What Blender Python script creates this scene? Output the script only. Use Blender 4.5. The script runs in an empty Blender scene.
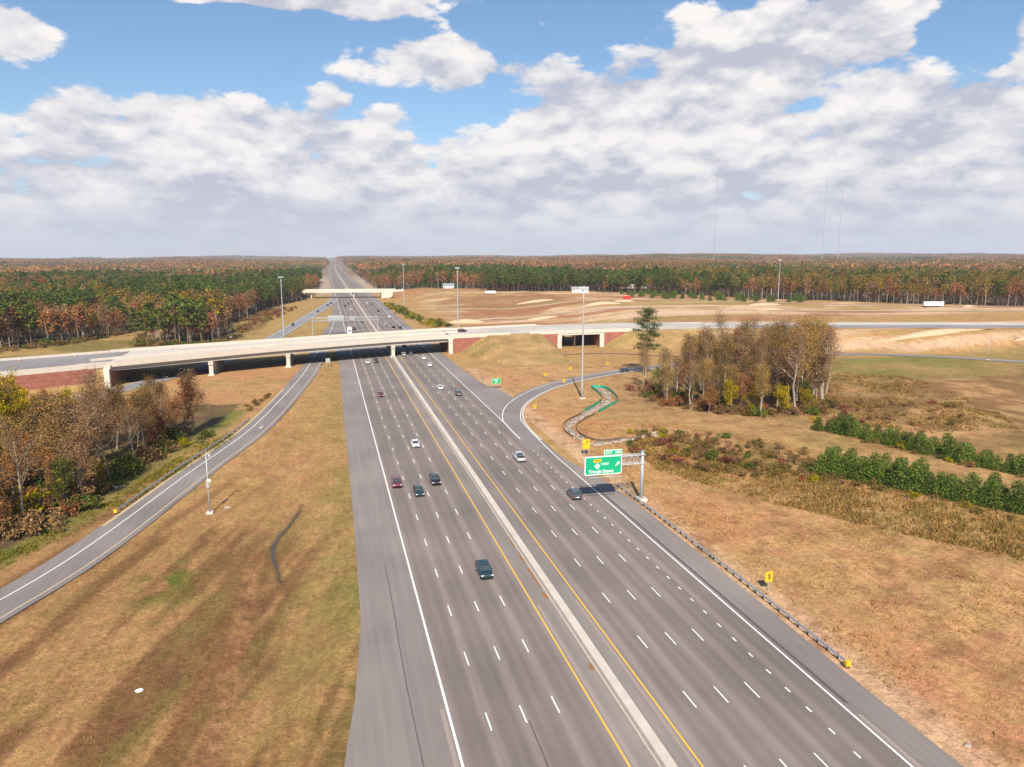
import bpy, math, random
import numpy as np
from mathutils import Vector, Matrix
R = math.radians
sc = bpy.context.scene
col = sc.collection
random.seed(7); rng = np.random.default_rng(7)

# ------------------------------------------------------------------ camera, sky, sun, exposure
CAM_H = 46.0
YAW = R(-13.807)                       # heading, clockwise from +Y (the motorway runs along +Y)
cam = bpy.data.cameras.new('camera'); cam_o = bpy.data.objects.new('camera', cam); col.objects.link(cam_o)
cam_o.location = (0, 0, CAM_H); cam_o.rotation_euler = (R(90 - 9.722), 0, YAW)
cam.sensor_width = 36; cam.lens = 750 / 1024 * 36; cam.clip_start = 1; cam.clip_end = 40000
sc.camera = cam_o
SUN_EL, SUN_AZ = 40.0, 193.8           # sun stands behind the camera; azimuth clockwise from +Y
sun = bpy.data.lights.new('sun', 'SUN'); sun.energy = 5.0; sun.angle = R(0.53); sun.color = (1.0, 0.92, 0.80)
sun_o = bpy.data.objects.new('sun', sun); col.objects.link(sun_o)
sd = Vector((math.sin(R(SUN_AZ)) * math.cos(R(SUN_EL)), math.cos(R(SUN_AZ)) * math.cos(R(SUN_EL)), math.sin(R(SUN_EL))))
sun_o.rotation_euler = sd.to_track_quat('Z', 'Y').to_euler(); sun_o.location = (0, 0, 300)
sc.view_settings.view_transform = 'Standard'; sc.view_settings.look = 'None'
sc.view_settings.gamma = 1; sc.view_settings.use_curve_mapping = False
sc.view_settings.exposure = 0.45
sc.render.engine = 'CYCLES'
sc.cycles.max_bounces = 3; sc.cycles.diffuse_bounces = 1; sc.cycles.glossy_bounces = 1; sc.cycles.transmission_bounces = 1; sc.cycles.volume_bounces = 0

world = bpy.data.worlds.new('World'); sc.world = world; world.use_nodes = True
world.cycles.sampling_method = 'MANUAL'; world.cycles.sample_map_resolution = 512
wn = world.node_tree; wn.nodes.clear()
def WN(t, **k):
    n = wn.nodes.new(t)
    for a, b in k.items(): setattr(n, a, b)
    return n
def wl(a, b): wn.links.new(a, b)
def wval(x): return x
def wmath(op, a, b=None, c=None, clamp=False):
    n = WN('ShaderNodeMath', operation=op, use_clamp=clamp)
    for i, v in enumerate((a, b, c)):
        if v is None: continue
        if isinstance(v, (int, float)): n.inputs[i].default_value = v
        else: wl(v, n.inputs[i])
    return n.outputs[0]
def build_world():
    out = WN('ShaderNodeOutputWorld'); bg = WN('ShaderNodeBackground'); bg.inputs[1].default_value = 0.085
    sky = WN('ShaderNodeTexSky'); sky.sky_type = 'NISHITA'; sky.sun_disc = False
    sky.sun_elevation = R(SUN_EL); sky.sun_rotation = R(SUN_AZ)
    sky.air_density = 1.0; sky.dust_density = 0.6; sky.ozone_density = 2.0; sky.altitude = 100
    tc = WN('ShaderNodeTexCoord'); D = tc.outputs['Generated']
    sep = WN('ShaderNodeSeparateXYZ'); wl(D, sep.inputs[0]); Z = sep.outputs[2]
    # clouds live on the dome of directions; vertical stretch makes them long and flat-based
    def cloud_vec(dz=0.0, zs=2.1):
        m = WN('ShaderNodeMapping'); m.inputs['Location'].default_value = (3.1, 1.7, 0.4 + dz * zs); m.inputs['Scale'].default_value = (1, 1, zs)
        wl(D, m.inputs[0]); return m.outputs[0]
    def noise(v, scale, detail, rough, dist=0.0):
        n = WN('ShaderNodeTexNoise'); n.inputs['Scale'].default_value = scale; n.inputs['Detail'].default_value = detail
        n.inputs['Roughness'].default_value = rough; n.inputs['Distortion'].default_value = dist
        wl(v, n.inputs['Vector']); return n.outputs['Fac']
    # big masses of cloud and clear gaps: (azimuth deg from camera heading, elevation deg, half width, half height, gain)
    blobs = []
    def pxang(px, py):
        u, v = px - 512, 383.5 - py
        f = 750 * math.cos(R(9.722)) + v * math.sin(R(9.722)); w = v * math.cos(R(9.722)) - 750 * math.sin(R(9.722))
        return math.degrees(math.atan2(u, f)), math.degrees(math.atan2(w, math.hypot(u, f)))
    for az, el, sx, sz, g in SKY_BLOBS:
        a = R(az) + R(13.807); e = R(el)
        c = Vector((math.sin(a) * math.cos(e), math.cos(a) * math.cos(e), math.sin(e)))
        s = WN('ShaderNodeVectorMath', operation='SUBTRACT'); wl(D, s.inputs[0]); s.inputs[1].default_value = c
        m = WN('ShaderNodeVectorMath', operation='MULTIPLY'); wl(s.outputs[0], m.inputs[0])
        m.inputs[1].default_value = (1 / R(sx), 1 / R(sx), 1 / R(sz))
        d = WN('ShaderNodeVectorMath', operation='DOT_PRODUCT'); wl(m.outputs[0], d.inputs[0]); wl(m.outputs[0], d.inputs[1])
        ex = wmath('POWER', 2.718, wmath('MULTIPLY', d.outputs['Value'], -1.0))
        blobs.append(wmath('MULTIPLY', ex, g))
    bias = blobs[0]
    for b in blobs[1:]: bias = wmath('ADD', bias, b)
    # layer that thickens toward the horizon
    low = wmath('MULTIPLY', wmath('POWER', 2.718, wmath('MULTIPLY', wmath('POWER', wmath('DIVIDE', wmath('SUBTRACT', Z, 0.062), 0.095), 2.0), -1.0)), 0.27)
    bias = wmath('ADD', bias, low)
    def density(dz):
        v = cloud_vec(dz)
        a = noise(v, 5.5, 2, 0.55); b = noise(v, 17, 6, 0.60)
        rg = WN('ShaderNodeTexNoise', noise_type='RIDGED_MULTIFRACTAL', normalize=False); rg.inputs['Scale'].default_value = 9; rg.inputs['Detail'].default_value = 3.0; rg.inputs['Roughness'].default_value = 0.5; rg.inputs['Offset'].default_value = 0.9; rg.inputs['Gain'].default_value = 1.2
        wl(v, rg.inputs['Vector'])
        s = wmath('ADD', wmath('MULTIPLY', a, 0.50), wmath('MULTIPLY', b, 0.42))
        return wmath('ADD', s, wmath('MULTIPLY', wmath('SUBTRACT', 0.85, rg.outputs['Fac']), 0.07))
    d0 = density(0.0); d1 = density(0.012); d2 = density(0.042)
    dens = wmath('ADD', d0, bias)
    mr = WN('ShaderNodeMapRange', interpolation_type='SMOOTHSTEP'); wl(dens, mr.inputs[0])
    mr.inputs[1].default_value = 0.568; mr.inputs[2].default_value = 0.632
    cov = mr.outputs[0]
    # light from above and behind: lit where the cloud thins upward, grey on undersides and in thick cores
    lit = wmath('ADD', wmath('MULTIPLY', wmath('SUBTRACT', d0, d1), 2.6), wmath('MULTIPLY', wmath('SUBTRACT', d0, d2), 3.2))
    fine = wmath('MULTIPLY', wmath('SUBTRACT', noise(cloud_vec(0.2), 38, 6, 0.6), 0.5), 0.35)
    lit = wmath('ADD', wmath('ADD', lit, fine), 0.50, clamp=True)
    ramp = WN('ShaderNodeValToRGB'); wl(lit, ramp.inputs[0])
    r = ramp.color_ramp; r.elements[0].position = 0.08; r.elements[0].color = (4.7, 4.85, 5.7, 1)
    r.elements[1].position = 0.92; r.elements[1].color = (8.6, 8.3, 8.05, 1)
    e = r.elements.new(0.48); e.color = (6.7, 6.6, 6.95, 1)
    mix = WN('ShaderNodeMixRGB'); wl(cov, mix.inputs[0]); wl(ramp.outputs[0], mix.inputs[2])
    tint = WN('ShaderNodeMixRGB', blend_type='MULTIPLY'); tint.inputs[0].default_value = 1; wl(sky.outputs[0], tint.inputs[1]); tint.inputs[2].default_value = SKY_TINT
    wl(tint.outputs[0], mix.inputs[1])
    # pale distant air low on the horizon
    hz = WN('ShaderNodeMapRange', interpolation_type='SMOOTHSTEP'); wl(Z, hz.inputs[0])
    hz.inputs[1].default_value = -0.01; hz.inputs[2].default_value = 0.10; hz.inputs[3].default_value = 0.82; hz.inputs[4].default_value = 0.0
    mix2 = WN('ShaderNodeMixRGB'); wl(hz.outputs[0], mix2.inputs[0]); wl(mix.outputs[0], mix2.inputs[1]); mix2.inputs[2].default_value = (6.1, 6.2, 6.8, 1)
    wl(mix2.outputs[0], bg.inputs[0]); wl(bg.outputs[0], out.inputs[0])
SKY_TINT = (0.88, 1.02, 1.12, 1)
SKY_BLOBS = [  # az, el, half width, half height, gain
    (13, 11, 11, 3.6, 0.17), (6, 9, 7, 2.4, 0.10), (19, 14.0, 6.5, 2.4, 0.24), (25, 16.0, 3.4, 1.5, 0.16), (-5, 13.4, 6, 1.8, 0.26), (-13, 17.6, 13, 1.7, 0.34), (-33.5, 13.2, 3.6, 1.2, 0.44), (-23, 17.8, 7, 1.5, 0.30), (35, 13.2, 2.6, 2.2, 0.36), (-22, 9.0, 14, 1.9, 0.10), (32, 8.5, 8, 2.6, 0.12),
    (-22, 13.8, 7.0, 1.7, -0.16), (1, 17.4, 6.5, 1.7, -0.15), (5, 14.6, 4.0, 1.5, -0.12), (29.8, 13.4, 2.4, 2.2, -0.26), (35, 17.4, 5, 1.6, -0.18)]
build_world()

# ------------------------------------------------------------------ helpers
def S(a, b, v):
    t = np.clip((np.asarray(v, float) - a) / (b - a), 0, 1); return t * t * (3 - 2 * t)
def mesh_np(name, V, F, col_attr=None):
    """V (n,3), F (m,k) arrays of equal-sided faces -> mesh"""
    V = np.asarray(V, np.float32); F = np.asarray(F, np.int32); k = F.shape[1]
    me = bpy.data.meshes.new(name)
    me.vertices.add(len(V)); me.vertices.foreach_set('co', V.ravel())
    me.loops.add(F.size); me.loops.foreach_set('vertex_index', F.ravel())
    me.polygons.add(len(F)); me.polygons.foreach_set('loop_start', np.arange(0, F.size, k, dtype=np.int32))
    me.update(calc_edges=True)
    if col_attr is not None:
        a = me.color_attributes.new('col', 'FLOAT_COLOR', 'POINT')
        c = np.ones((len(V), 4), np.float32); c[:, :3] = col_attr; a.data.foreach_set('color', c.ravel())
    me.validate()
    return me
class MB:
    def __init__(s): s.v = []; s.f = []
    def quad(s, a, b, c, d):
        n = len(s.v); s.v += [a, b, c, d]; s.f.append((n, n+1, n+2, n+3)); return s
    def poly(s, pts):
        n = len(s.v); s.v += list(pts); s.f.append(tuple(range(n, n+len(pts)))); return s
    def box(s, x0, x1, y0, y1, z0, z1):
        n = len(s.v)
        s.v += [(x0,y0,z0),(x1,y0,z0),(x1,y1,z0),(x0,y1,z0),(x0,y0,z1),(x1,y0,z1),(x1,y1,z1),(x0,y1,z1)]
        s.f += [tuple(n+i for i in q) for q in ((0,3,2,1),(4,5,6,7),(0,1,5,4),(1,2,6,5),(2,3,7,6),(3,0,4,7))]; return s
    def loft(s, rings, cap=True, closed=True):
        n0 = len(s.v); k = len(rings[0])
        for r in rings: s.v += [tuple(p) for p in r]
        for i in range(len(rings)-1):
            for j in range(k if closed else k-1):
                a = n0+i*k+j; b = n0+i*k+(j+1) % k
                s.f.append((a, b, b+k, a+k))
        if cap and closed:
            s.f.append(tuple(n0+j for j in reversed(range(k)))); s.f.append(tuple(n0+(len(rings)-1)*k+j for j in range(k)))
        return s
    def tube(s, pts, rad, sides=8, cap=True):
        rings = []
        pts = [Vector(p) for p in pts]
        for i, p in enumerate(pts):
            d = (pts[min(i+1, len(pts)-1)] - pts[max(i-1, 0)]).normalized()
            a = d.cross(Vector((0,0,1)) if abs(d.z) < .9 else Vector((1,0,0))).normalized(); b = d.cross(a)
            r = rad[i] if isinstance(rad, (list, tuple)) else rad
            rings.append([tuple(p + a*math.cos(2*math.pi*j/sides)*r + b*math.sin(2*math.pi*j/sides)*r) for j in range(sides)])
        return s.loft(rings, cap)
    def build(s, name, mat=None, parent=None, smooth=False, loc=None):
        return mobj(name, s.mesh(name, smooth), mat, parent, loc)
    def mesh(s, name, smooth=False):
        me = bpy.data.meshes.new(name); me.from_pydata(s.v, [], s.f); me.update()
        if smooth: me.shade_smooth()
        return me
def mobj(name, me, mat=None, parent=None, loc=None, rz=0):
    o = bpy.data.objects.new(name, me); col.objects.link(o)
    if mat is not None and len(me.materials) == 0: me.materials.append(mat)
    if parent is not None: o.parent = parent
    if loc is not None: o.location = loc
    if rz: o.rotation_euler.z = rz
    return o
def thing(name, label, cat, loc=(0,0,0), rz=0, group=None):
    o = bpy.data.objects.new(name, None); col.objects.link(o); o.location = loc; o.rotation_euler = (0,0,rz); o.empty_display_size = .5
    return tag(o, label, cat, group)
def tag(o, label, cat, group=None, kind=None):
    if label: o['label'] = label
    if cat: o['category'] = cat
    if group: o['group'] = group
    if kind: o['kind'] = kind
    return o
def struct(o, label=None):
    o['kind'] = 'structure'
    if label: o['label'] = label
    return o

# value noise in numpy (for placing patches)
_lat = rng.random((256, 256))
def vnoise(x, y):
    x = np.asarray(x, float); y = np.asarray(y, float)
    xi = np.floor(x).astype(int); yi = np.floor(y).astype(int); fx = x-xi; fy = y-yi
    fx = fx*fx*(3-2*fx); fy = fy*fy*(3-2*fy)
    g = lambda a, b: _lat[a % 256, b % 256]
    return (g(xi,yi)*(1-fx)+g(xi+1,yi)*fx)*(1-fy)+(g(xi,yi+1)*(1-fx)+g(xi+1,yi+1)*fx)*fy
def fbm(x, y, o=4):
    s = 0; a = .5; t = 0
    for i in range(o): s = s+a*vnoise(x*2**i+17.3*i, y*2**i+5.1*i); t += a; a *= .5
    return s/t

# ------------------------------------------------------------------ materials
def nodes(name):
    m = bpy.data.materials.new(name); m.use_nodes = True; nt = m.node_tree
    return m, nt, nt.nodes['Principled BSDF']
def N(nt, t, **k):
    n = nt.nodes.new(t)
    for a, b in k.items(): setattr(n, a, b)
    return n
def flat_mat(name, c, rough=.6, metal=0.0, var=.12, scale=3.0, bump=0.0, spec=.4):
    m, nt, b = nodes(name)
    tc = N(nt, 'ShaderNodeTexCoord'); nz = N(nt, 'ShaderNodeTexNoise'); nz.inputs['Scale'].default_value = scale; nz.inputs['Detail'].default_value = 5
    nt.links.new(tc.outputs['Object'], nz.inputs['Vector'])
    mx = N(nt, 'ShaderNodeMixRGB'); nt.links.new(nz.outputs['Fac'], mx.inputs[0])
    mx.inputs[1].default_value = (*[x*(1-var) for x in c], 1); mx.inputs[2].default_value = (*[min(1, x*(1+var)) for x in c], 1)
    nt.links.new(mx.outputs[0], b.inputs['Base Color'])
    b.inputs['Roughness'].default_value = rough; b.inputs['Metallic'].default_value = metal; b.inputs['Specular IOR Level'].default_value = spec
    if bump:
        bp = N(nt, 'ShaderNodeBump'); bp.inputs['Strength'].default_value = bump; bp.inputs['Distance'].default_value = .05
        nt.links.new(nz.outputs['Fac'], bp.inputs['Height']); nt.links.new(bp.outputs[0], b.inputs['Normal'])
    return m
def asphalt_mat(name, c, tracks=0.0, x0=10.3, lane=3.68):
    m, nt, b = nodes(name); L = nt.links.new
    tc = N(nt, 'ShaderNodeTexCoord')
    mp = N(nt, 'ShaderNodeMapping'); mp.inputs['Scale'].default_value = (1, .03, 1); L(tc.outputs['Object'], mp.inputs[0])
    n1 = N(nt, 'ShaderNodeTexNoise'); n1.inputs['Scale'].default_value = 1.3; n1.inputs['Detail'].default_value = 6; L(mp.outputs[0], n1.inputs['Vector'])
    n2 = N(nt, 'ShaderNodeTexNoise'); n2.inputs['Scale'].default_value = 7.0; n2.inputs['Detail'].default_value = 8; n2.inputs['Roughness'].default_value = .7; L(tc.outputs['Object'], n2.inputs['Vector'])
    n3 = N(nt, 'ShaderNodeTexNoise'); n3.inputs['Scale'].default_value = .05; n3.inputs['Detail'].default_value = 4; L(tc.outputs['Object'], n3.inputs['Vector'])
    def M(op, a, bb, clamp=False):
        n = N(nt, 'ShaderNodeMath', operation=op, use_clamp=clamp)
        for i, v in enumerate((a, bb)):
            if isinstance(v, (int, float)): n.inputs[i].default_value = v
            else: L(v, n.inputs[i])
        return n.outputs[0]
    f = M('ADD', M('ADD', M('MULTIPLY', M('SUBTRACT', n1.outputs['Fac'], .5), .45), M('MULTIPLY', M('SUBTRACT', n2.outputs['Fac'], .5), .38)), M('MULTIPLY', M('SUBTRACT', n3.outputs['Fac'], .5), .75))
    if tracks:
        sp = N(nt, 'ShaderNodeSeparateXYZ'); L(tc.outputs['Object'], sp.inputs[0])
        ph = M('MULTIPLY', M('SUBTRACT', sp.outputs[0], x0), 2*math.pi/lane)
        w = M('COSINE', ph, 0.0); w2 = M('COSINE', M('MULTIPLY', ph, 2.0), 0.0)
        tr = M('ADD', M('MULTIPLY', w, tracks*.75), M('MULTIPLY', w2, tracks*.5))
        f = M('ADD', f, M('MULTIPLY', tr, M('ADD', M('MULTIPLY', n1.outputs['Fac'], 1.4), .1)))
    f = M('ADD', f, 1.0)
    vm = N(nt, 'ShaderNodeVectorMath', operation='SCALE'); vm.inputs[0].default_value = c; L(f, vm.inputs['Scale'])
    L(vm.outputs[0], b.inputs['Base Color']); b.inputs['Roughness'].default_value = .88; b.inputs['Specular IOR Level'].default_value = .25
    return m
def attr_mat(name, rough=.8, trans=0.0, var=.25):
    """base colour from the mesh's own colour attribute, varied from object to object"""
    m, nt, b = nodes(name); L = nt.links.new
    at = N(nt, 'ShaderNodeAttribute', attribute_name='col')
    oi = N(nt, 'ShaderNodeObjectInfo')
    mr = N(nt, 'ShaderNodeMapRange'); L(oi.outputs['Random'], mr.inputs[0]); mr.inputs[3].default_value = 1-var; mr.inputs[4].default_value = 1+var
    vm = N(nt, 'ShaderNodeVectorMath', operation='SCALE'); L(at.outputs['Color'], vm.inputs[0]); L(mr.outputs[0], vm.inputs['Scale'])
    hs = N(nt, 'ShaderNodeHueSaturation'); hs.inputs['Saturation'].default_value = 1.1; L(vm.outputs[0], hs.inputs['Color']); L(hs.outputs[0], b.inputs['Base Color']); b.inputs['Roughness'].default_value = rough; b.inputs['Specular IOR Level'].default_value = .15
    if trans:
        tr = N(nt, 'ShaderNodeBsdfTranslucent'); L(hs.outputs[0], tr.inputs[0]); mx = N(nt, 'ShaderNodeMixShader'); mx.inputs[0].default_value = trans
        L(b.outputs[0], mx.inputs[1]); L(tr.outputs[0], mx.inputs[2]); L(mx.outputs[0], nt.nodes['Material Output'].inputs[0])
    return m
def ground_mat():
    m, nt, b = nodes('ground'); L = nt.links.new
    at = N(nt, 'ShaderNodeAttribute', attribute_name='col'); tc = N(nt, 'ShaderNodeTexCoord')
    fac = None
    for sc_, det, amp, st in ((1.1, 9, 1.2, (1, 1, 1)), (3.1, 4, .9, (1, 1, 1)), (.2, 6, .7, (1, 1, 1)), (.03, 3, .3, (1, 1, 1)), (1.4, 5, .8, (1, .2, 1))):
        mp = N(nt, 'ShaderNodeMapping'); mp.inputs['Scale'].default_value = st; mp.inputs['Rotation'].default_value = (0, 0, R(-22)); L(tc.outputs['Object'], mp.inputs[0])
        n = N(nt, 'ShaderNodeTexNoise'); n.inputs['Scale'].default_value = sc_; n.inputs['Detail'].default_value = det; n.inputs['Roughness'].default_value = .65
        L(mp.outputs[0], n.inputs['Vector'])
        a = N(nt, 'ShaderNodeMath', operation='MULTIPLY_ADD'); L(n.outputs['Fac'], a.inputs[0]); a.inputs[1].default_value = amp*1.5; a.inputs[2].default_value = -amp*.75
        if fac is None: fac = a.outputs[0]
        else:
            s = N(nt, 'ShaderNodeMath', operation='ADD'); L(fac, s.inputs[0]); L(a.outputs[0], s.inputs[1]); fac = s.outputs[0]
    ex = N(nt, 'ShaderNodeMath', operation='POWER'); ex.inputs[0].default_value = 2.0; L(fac, ex.inputs[1])
    vm = N(nt, 'ShaderNodeVectorMath', operation='SCALE'); L(at.outputs['Color'], vm.inputs[0]); L(ex.outputs[0], vm.inputs['Scale'])
    # small shifts of hue between straw and weed green
    n = N(nt, 'ShaderNodeTexNoise'); n.inputs['Scale'].default_value = .22; n.inputs['Detail'].default_value = 7; n.inputs['Roughness'].default_value = .7; L(tc.outputs['Object'], n.inputs['Vector'])
    hr = N(nt, 'ShaderNodeMapRange'); L(n.outputs['Fac'], hr.inputs[0]); hr.inputs[1].default_value = .35; hr.inputs[2].default_value = .65; hr.inputs[3].default_value = .488; hr.inputs[4].default_value = .514
    hs = N(nt, 'ShaderNodeHueSaturation'); hs.inputs['Saturation'].default_value = 1.0; hs.inputs['Value'].default_value = .90; L(hr.outputs[0], hs.inputs['Hue']); L(vm.outputs[0], hs.inputs['Color'])
    L(hs.outputs[0], b.inputs['Base Color']); b.inputs['Roughness'].default_value = .95; b.inputs['Specular IOR Level'].default_value = .1
    bp = N(nt, 'ShaderNodeBump'); bp.inputs['Strength'].default_value = .55; bp.inputs['Distance'].default_value = .25; L(fac, bp.inputs['Height']); L(bp.outputs[0], b.inputs['Normal'])
    return m
M = {}
M['ground'] = ground_mat()
M['leaf'] = attr_mat('leaf', .75, .22, .32); M['needle'] = attr_mat('needle', .7, .12, .28); M['bark'] = attr_mat('bark', .9, 0, .25)
M['tuft'] = attr_mat('tuft', .9, .2, 0)
M['lane'] = asphalt_mat('lane_asphalt', (.218, .178, .158), .20)
M['shoulder'] = asphalt_mat('shoulder_asphalt', (.245, .208, .190))
M['ramp'] = asphalt_mat('ramp_asphalt', (.235, .203, .190))
M['oldroad'] = asphalt_mat('old_asphalt', (.27, .25, .25))
M['white'] = flat_mat('white_paint', (.80, .77, .72), .6, var=.12, scale=6)
M['yellow'] = flat_mat('yellow_paint', (.78, .46, .07), .6, var=.15, scale=6)
M['tar'] = flat_mat('tar', (.12, .095, .085), .6, var=.3, scale=2)
M['rumble'] = flat_mat('rumble', (.33, .265, .225), .9, var=.2, scale=4)
M['conc'] = flat_mat('concrete', (.58, .51, .43), .85, var=.2, scale=.6, bump=.1)
M['deck'] = flat_mat('deck_concrete', (.56, .50, .43), .85, var=.2, scale=.15)
M['girder'] = flat_mat('girder_concrete', (.50, .45, .39), .85, var=.1, scale=.5)
M['redwall'] = flat_mat('red_wall', (.30, .085, .055), .9, var=.22, scale=.35, bump=.2)
def panel_wall(name, c):
    m, nt, b = nodes(name); L = nt.links.new; tc = N(nt, 'ShaderNodeTexCoord'); sp = N(nt, 'ShaderNodeSeparateXYZ'); L(tc.outputs['Object'], sp.inputs[0]); ad = N(nt, 'ShaderNodeMath', operation='ADD'); L(sp.outputs[0], ad.inputs[0]); L(sp.outputs[1], ad.inputs[1])
    cx = N(nt, 'ShaderNodeCombineXYZ'); L(ad.outputs[0], cx.inputs[0]); L(sp.outputs[2], cx.inputs[1])
    br = N(nt, 'ShaderNodeTexBrick'); L(cx.outputs[0], br.inputs['Vector']); br.inputs['Scale'].default_value = 1; br.inputs['Brick Width'].default_value = 2.4; br.inputs['Row Height'].default_value = 1.5; br.inputs['Mortar Size'].default_value = .05
    br.inputs['Color1'].default_value = (*c, 1); br.inputs['Color2'].default_value = (*[x*.82 for x in c], 1); br.inputs['Mortar'].default_value = (*[x*.45 for x in c], 1)
    nz = N(nt, 'ShaderNodeTexNoise'); nz.inputs['Scale'].default_value = .6; nz.inputs['Detail'].default_value = 6; L(tc.outputs['Object'], nz.inputs['Vector']); mx = N(nt, 'ShaderNodeMixRGB', blend_type='MULTIPLY'); mx.inputs[0].default_value = .6; L(br.outputs['Color'], mx.inputs[1])
    rp_ = N(nt, 'ShaderNodeMapRange'); L(nz.outputs['Fac'], rp_.inputs[0]); rp_.inputs[3].default_value = .55; rp_.inputs[4].default_value = 1.45; L(rp_.outputs[0], mx.inputs[2]); L(mx.outputs[0], b.inputs['Base Color']); b.inputs['Roughness'].default_value = .9
    bp = N(nt, 'ShaderNodeBump'); bp.inputs['Strength'].default_value = .4; bp.inputs['Distance'].default_value = .05; bp.invert = True; L(br.outputs['Fac'], bp.inputs['Height']); L(bp.outputs[0], b.inputs['Normal'])
    return m
M['redwall'] = panel_wall('red_panel_wall', (.36, .13, .09))
M['galv'] = flat_mat('galvanised', (.55, .56, .57), .45, .6, var=.12, scale=2)
M['pole'] = flat_mat('pole_grey', (.44, .45, .46), .5, .3, var=.08, scale=1)
M['mast_grey'] = flat_mat('mast_grey', (.36,.36,.40), .6)
M['wood'] = flat_mat('post_wood', (.10, .065, .04), .9, var=.3, scale=4)
M['green_sign'] = flat_mat('green_sign', (.002, .36, .17), .45, var=.03, scale=1)
M['white_sign'] = flat_mat('white_sign', (.85, .85, .83), .5, var=.03)
M['yellow_sign'] = flat_mat('yellow_sign', (.72, .44, .02), .5, var=.05)
M['black'] = flat_mat('black', (.015, .015, .017), .6, var=.2)
M['orange'] = flat_mat('orange', (.8, .2, .03), .6, var=.1)
M['rock'] = flat_mat('riprap', (.36, .29, .22), .9, var=.3, scale=1.5, bump=.4)
M['silt'] = flat_mat('silt_fabric', (.02, .36, .21), .7, var=.2, scale=1)
M['siltblack'] = flat_mat('silt_black', (.12, .085, .06), .8, var=.2)
M['tyre'] = flat_mat('tyre', (.02, .02, .02), .85); M['rim'] = flat_mat('rim', (.55, .55, .56), .35, .8)
M['glass'] = flat_mat('car_glass', (.05, .065, .07), .05, var=.1, spec=.7)
M['lamp'] = flat_mat('headlamp', (.75, .77, .78), .15, spec=.7); M['tail'] = flat_mat('tail_lamp', (.35, .012, .01), .25)
M['wallwhite'] = flat_mat('siding', (.74, .73, .70), .7); M['roof'] = flat_mat('roof', (.30, .29, .29), .8, var=.2); M['window'] = flat_mat('window_glass', (.05, .06, .07), .1)
M['steel_red'] = flat_mat('red_paint', (.55, .03, .025), .5)
M['puddle'] = flat_mat('ditch_water', (.085, .07, .055), .6, var=.25, scale=.6)
M['dirtpale'] = flat_mat('pale_dirt', (.55, .38, .24), .95, var=.2, scale=.3)

# ------------------------------------------------------------------ terrain
# near edge of the crossing expressway (x -> y) and its depth along +Y
EX = [(-330,120),(-250,172),(-200,207),(-150,241),(-111,266),(-77,286),(-44,306),(-17,321),(28,341),(55,349),(100,356),(150,359),(200,356),(255,345),(364,318),(480,280),(640,220)]
EXX = np.array([p[0] for p in EX], float); EXY = np.array([p[1] for p in EX], float)
def ex_near(x):
    # smooth interpolation
    xs = np.asarray(x, float); return (np.interp(xs-14, EXX, EXY)+np.interp(xs, EXX, EXY)*2+np.interp(xs+14, EXX, EXY))/4
def ex_depth(x): return np.interp(x, [-330,-120,-60,-20,30,60,130,200,300,640], [46,45,39,32,31,33,40,40,36,36])
def bend(y): return 5*np.clip((np.asarray(y, float)-1500)/1300, 0, 2)**2         # motorway swings slightly right far off
def hgt(x, y):
    x = np.asarray(x, float); y = np.asarray(y, float)
    z = 3.0*S(62,104,x)*S(20,70,y)*(1-S(150,215,y))*(1-S(150,210,x))
    z = z + 8*S(135,215,x)*S(312,354,y+.32*np.clip(x-215,0,400))
    z = z + 8*S(68,120,x)*S(560,800,y)*(1-S(135,215,x))
    # shallow ditch in the grass between the ramp and the motorway
    z = z - .7*np.exp(-((x+7+.05*(y-150)*0)/5)**2)*S(40,70,y)*(1-S(215,260,y))
    # hummocks on the rough ground to the right
    z = z + (2.6*np.exp(-((x-166)/16)**2-((y-172)/9)**2) + 1.0*np.exp(-((x-140)/9)**2-((y-184)/7)**2))
    z = z + .5*(fbm(x/18, y/18)-.5)*S(60,80,x)*(1-S(330,345,y))*(1-np.exp(-((y-np.interp(x,RX,RY))/14)**2))
    z = z + .5*(fbm(x/14+9, y/14)-.5)*(1-S(-70,-50,x))*S(60,90,y)*(1-S(230,250,y))
    # rolling land far off, kept level along the motorway
    r = np.hypot(x, y); a = np.arctan2(x-30-bend(y), np.maximum(y,1))
    away = 1-np.exp(-((x-30-bend(y))/160)**2)
    hills = 34*(fbm(x/620+3, y/620+8)-.55)*S(900,2200,r)
    left = S(0.0,.35,-a); right = S(.05,.55,a)
    far = S(2500,6000,r)*(-14*left+10*right+2) + S(5200,8500,r)*12*right
    ridge = 60*(fbm(x/1100+13, y/1100+5)-.5)*S(2600,4200,r)
    z = z + ((hills+ridge)*away + far*(.25+.75*away))
    return z
RX = [50,60,75,97,126,170,231,265,294,330,380]; RY = [205,240,255,272,284,298,304,290,263,225,150]  # ramp course, for keeping its bed level

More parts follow.
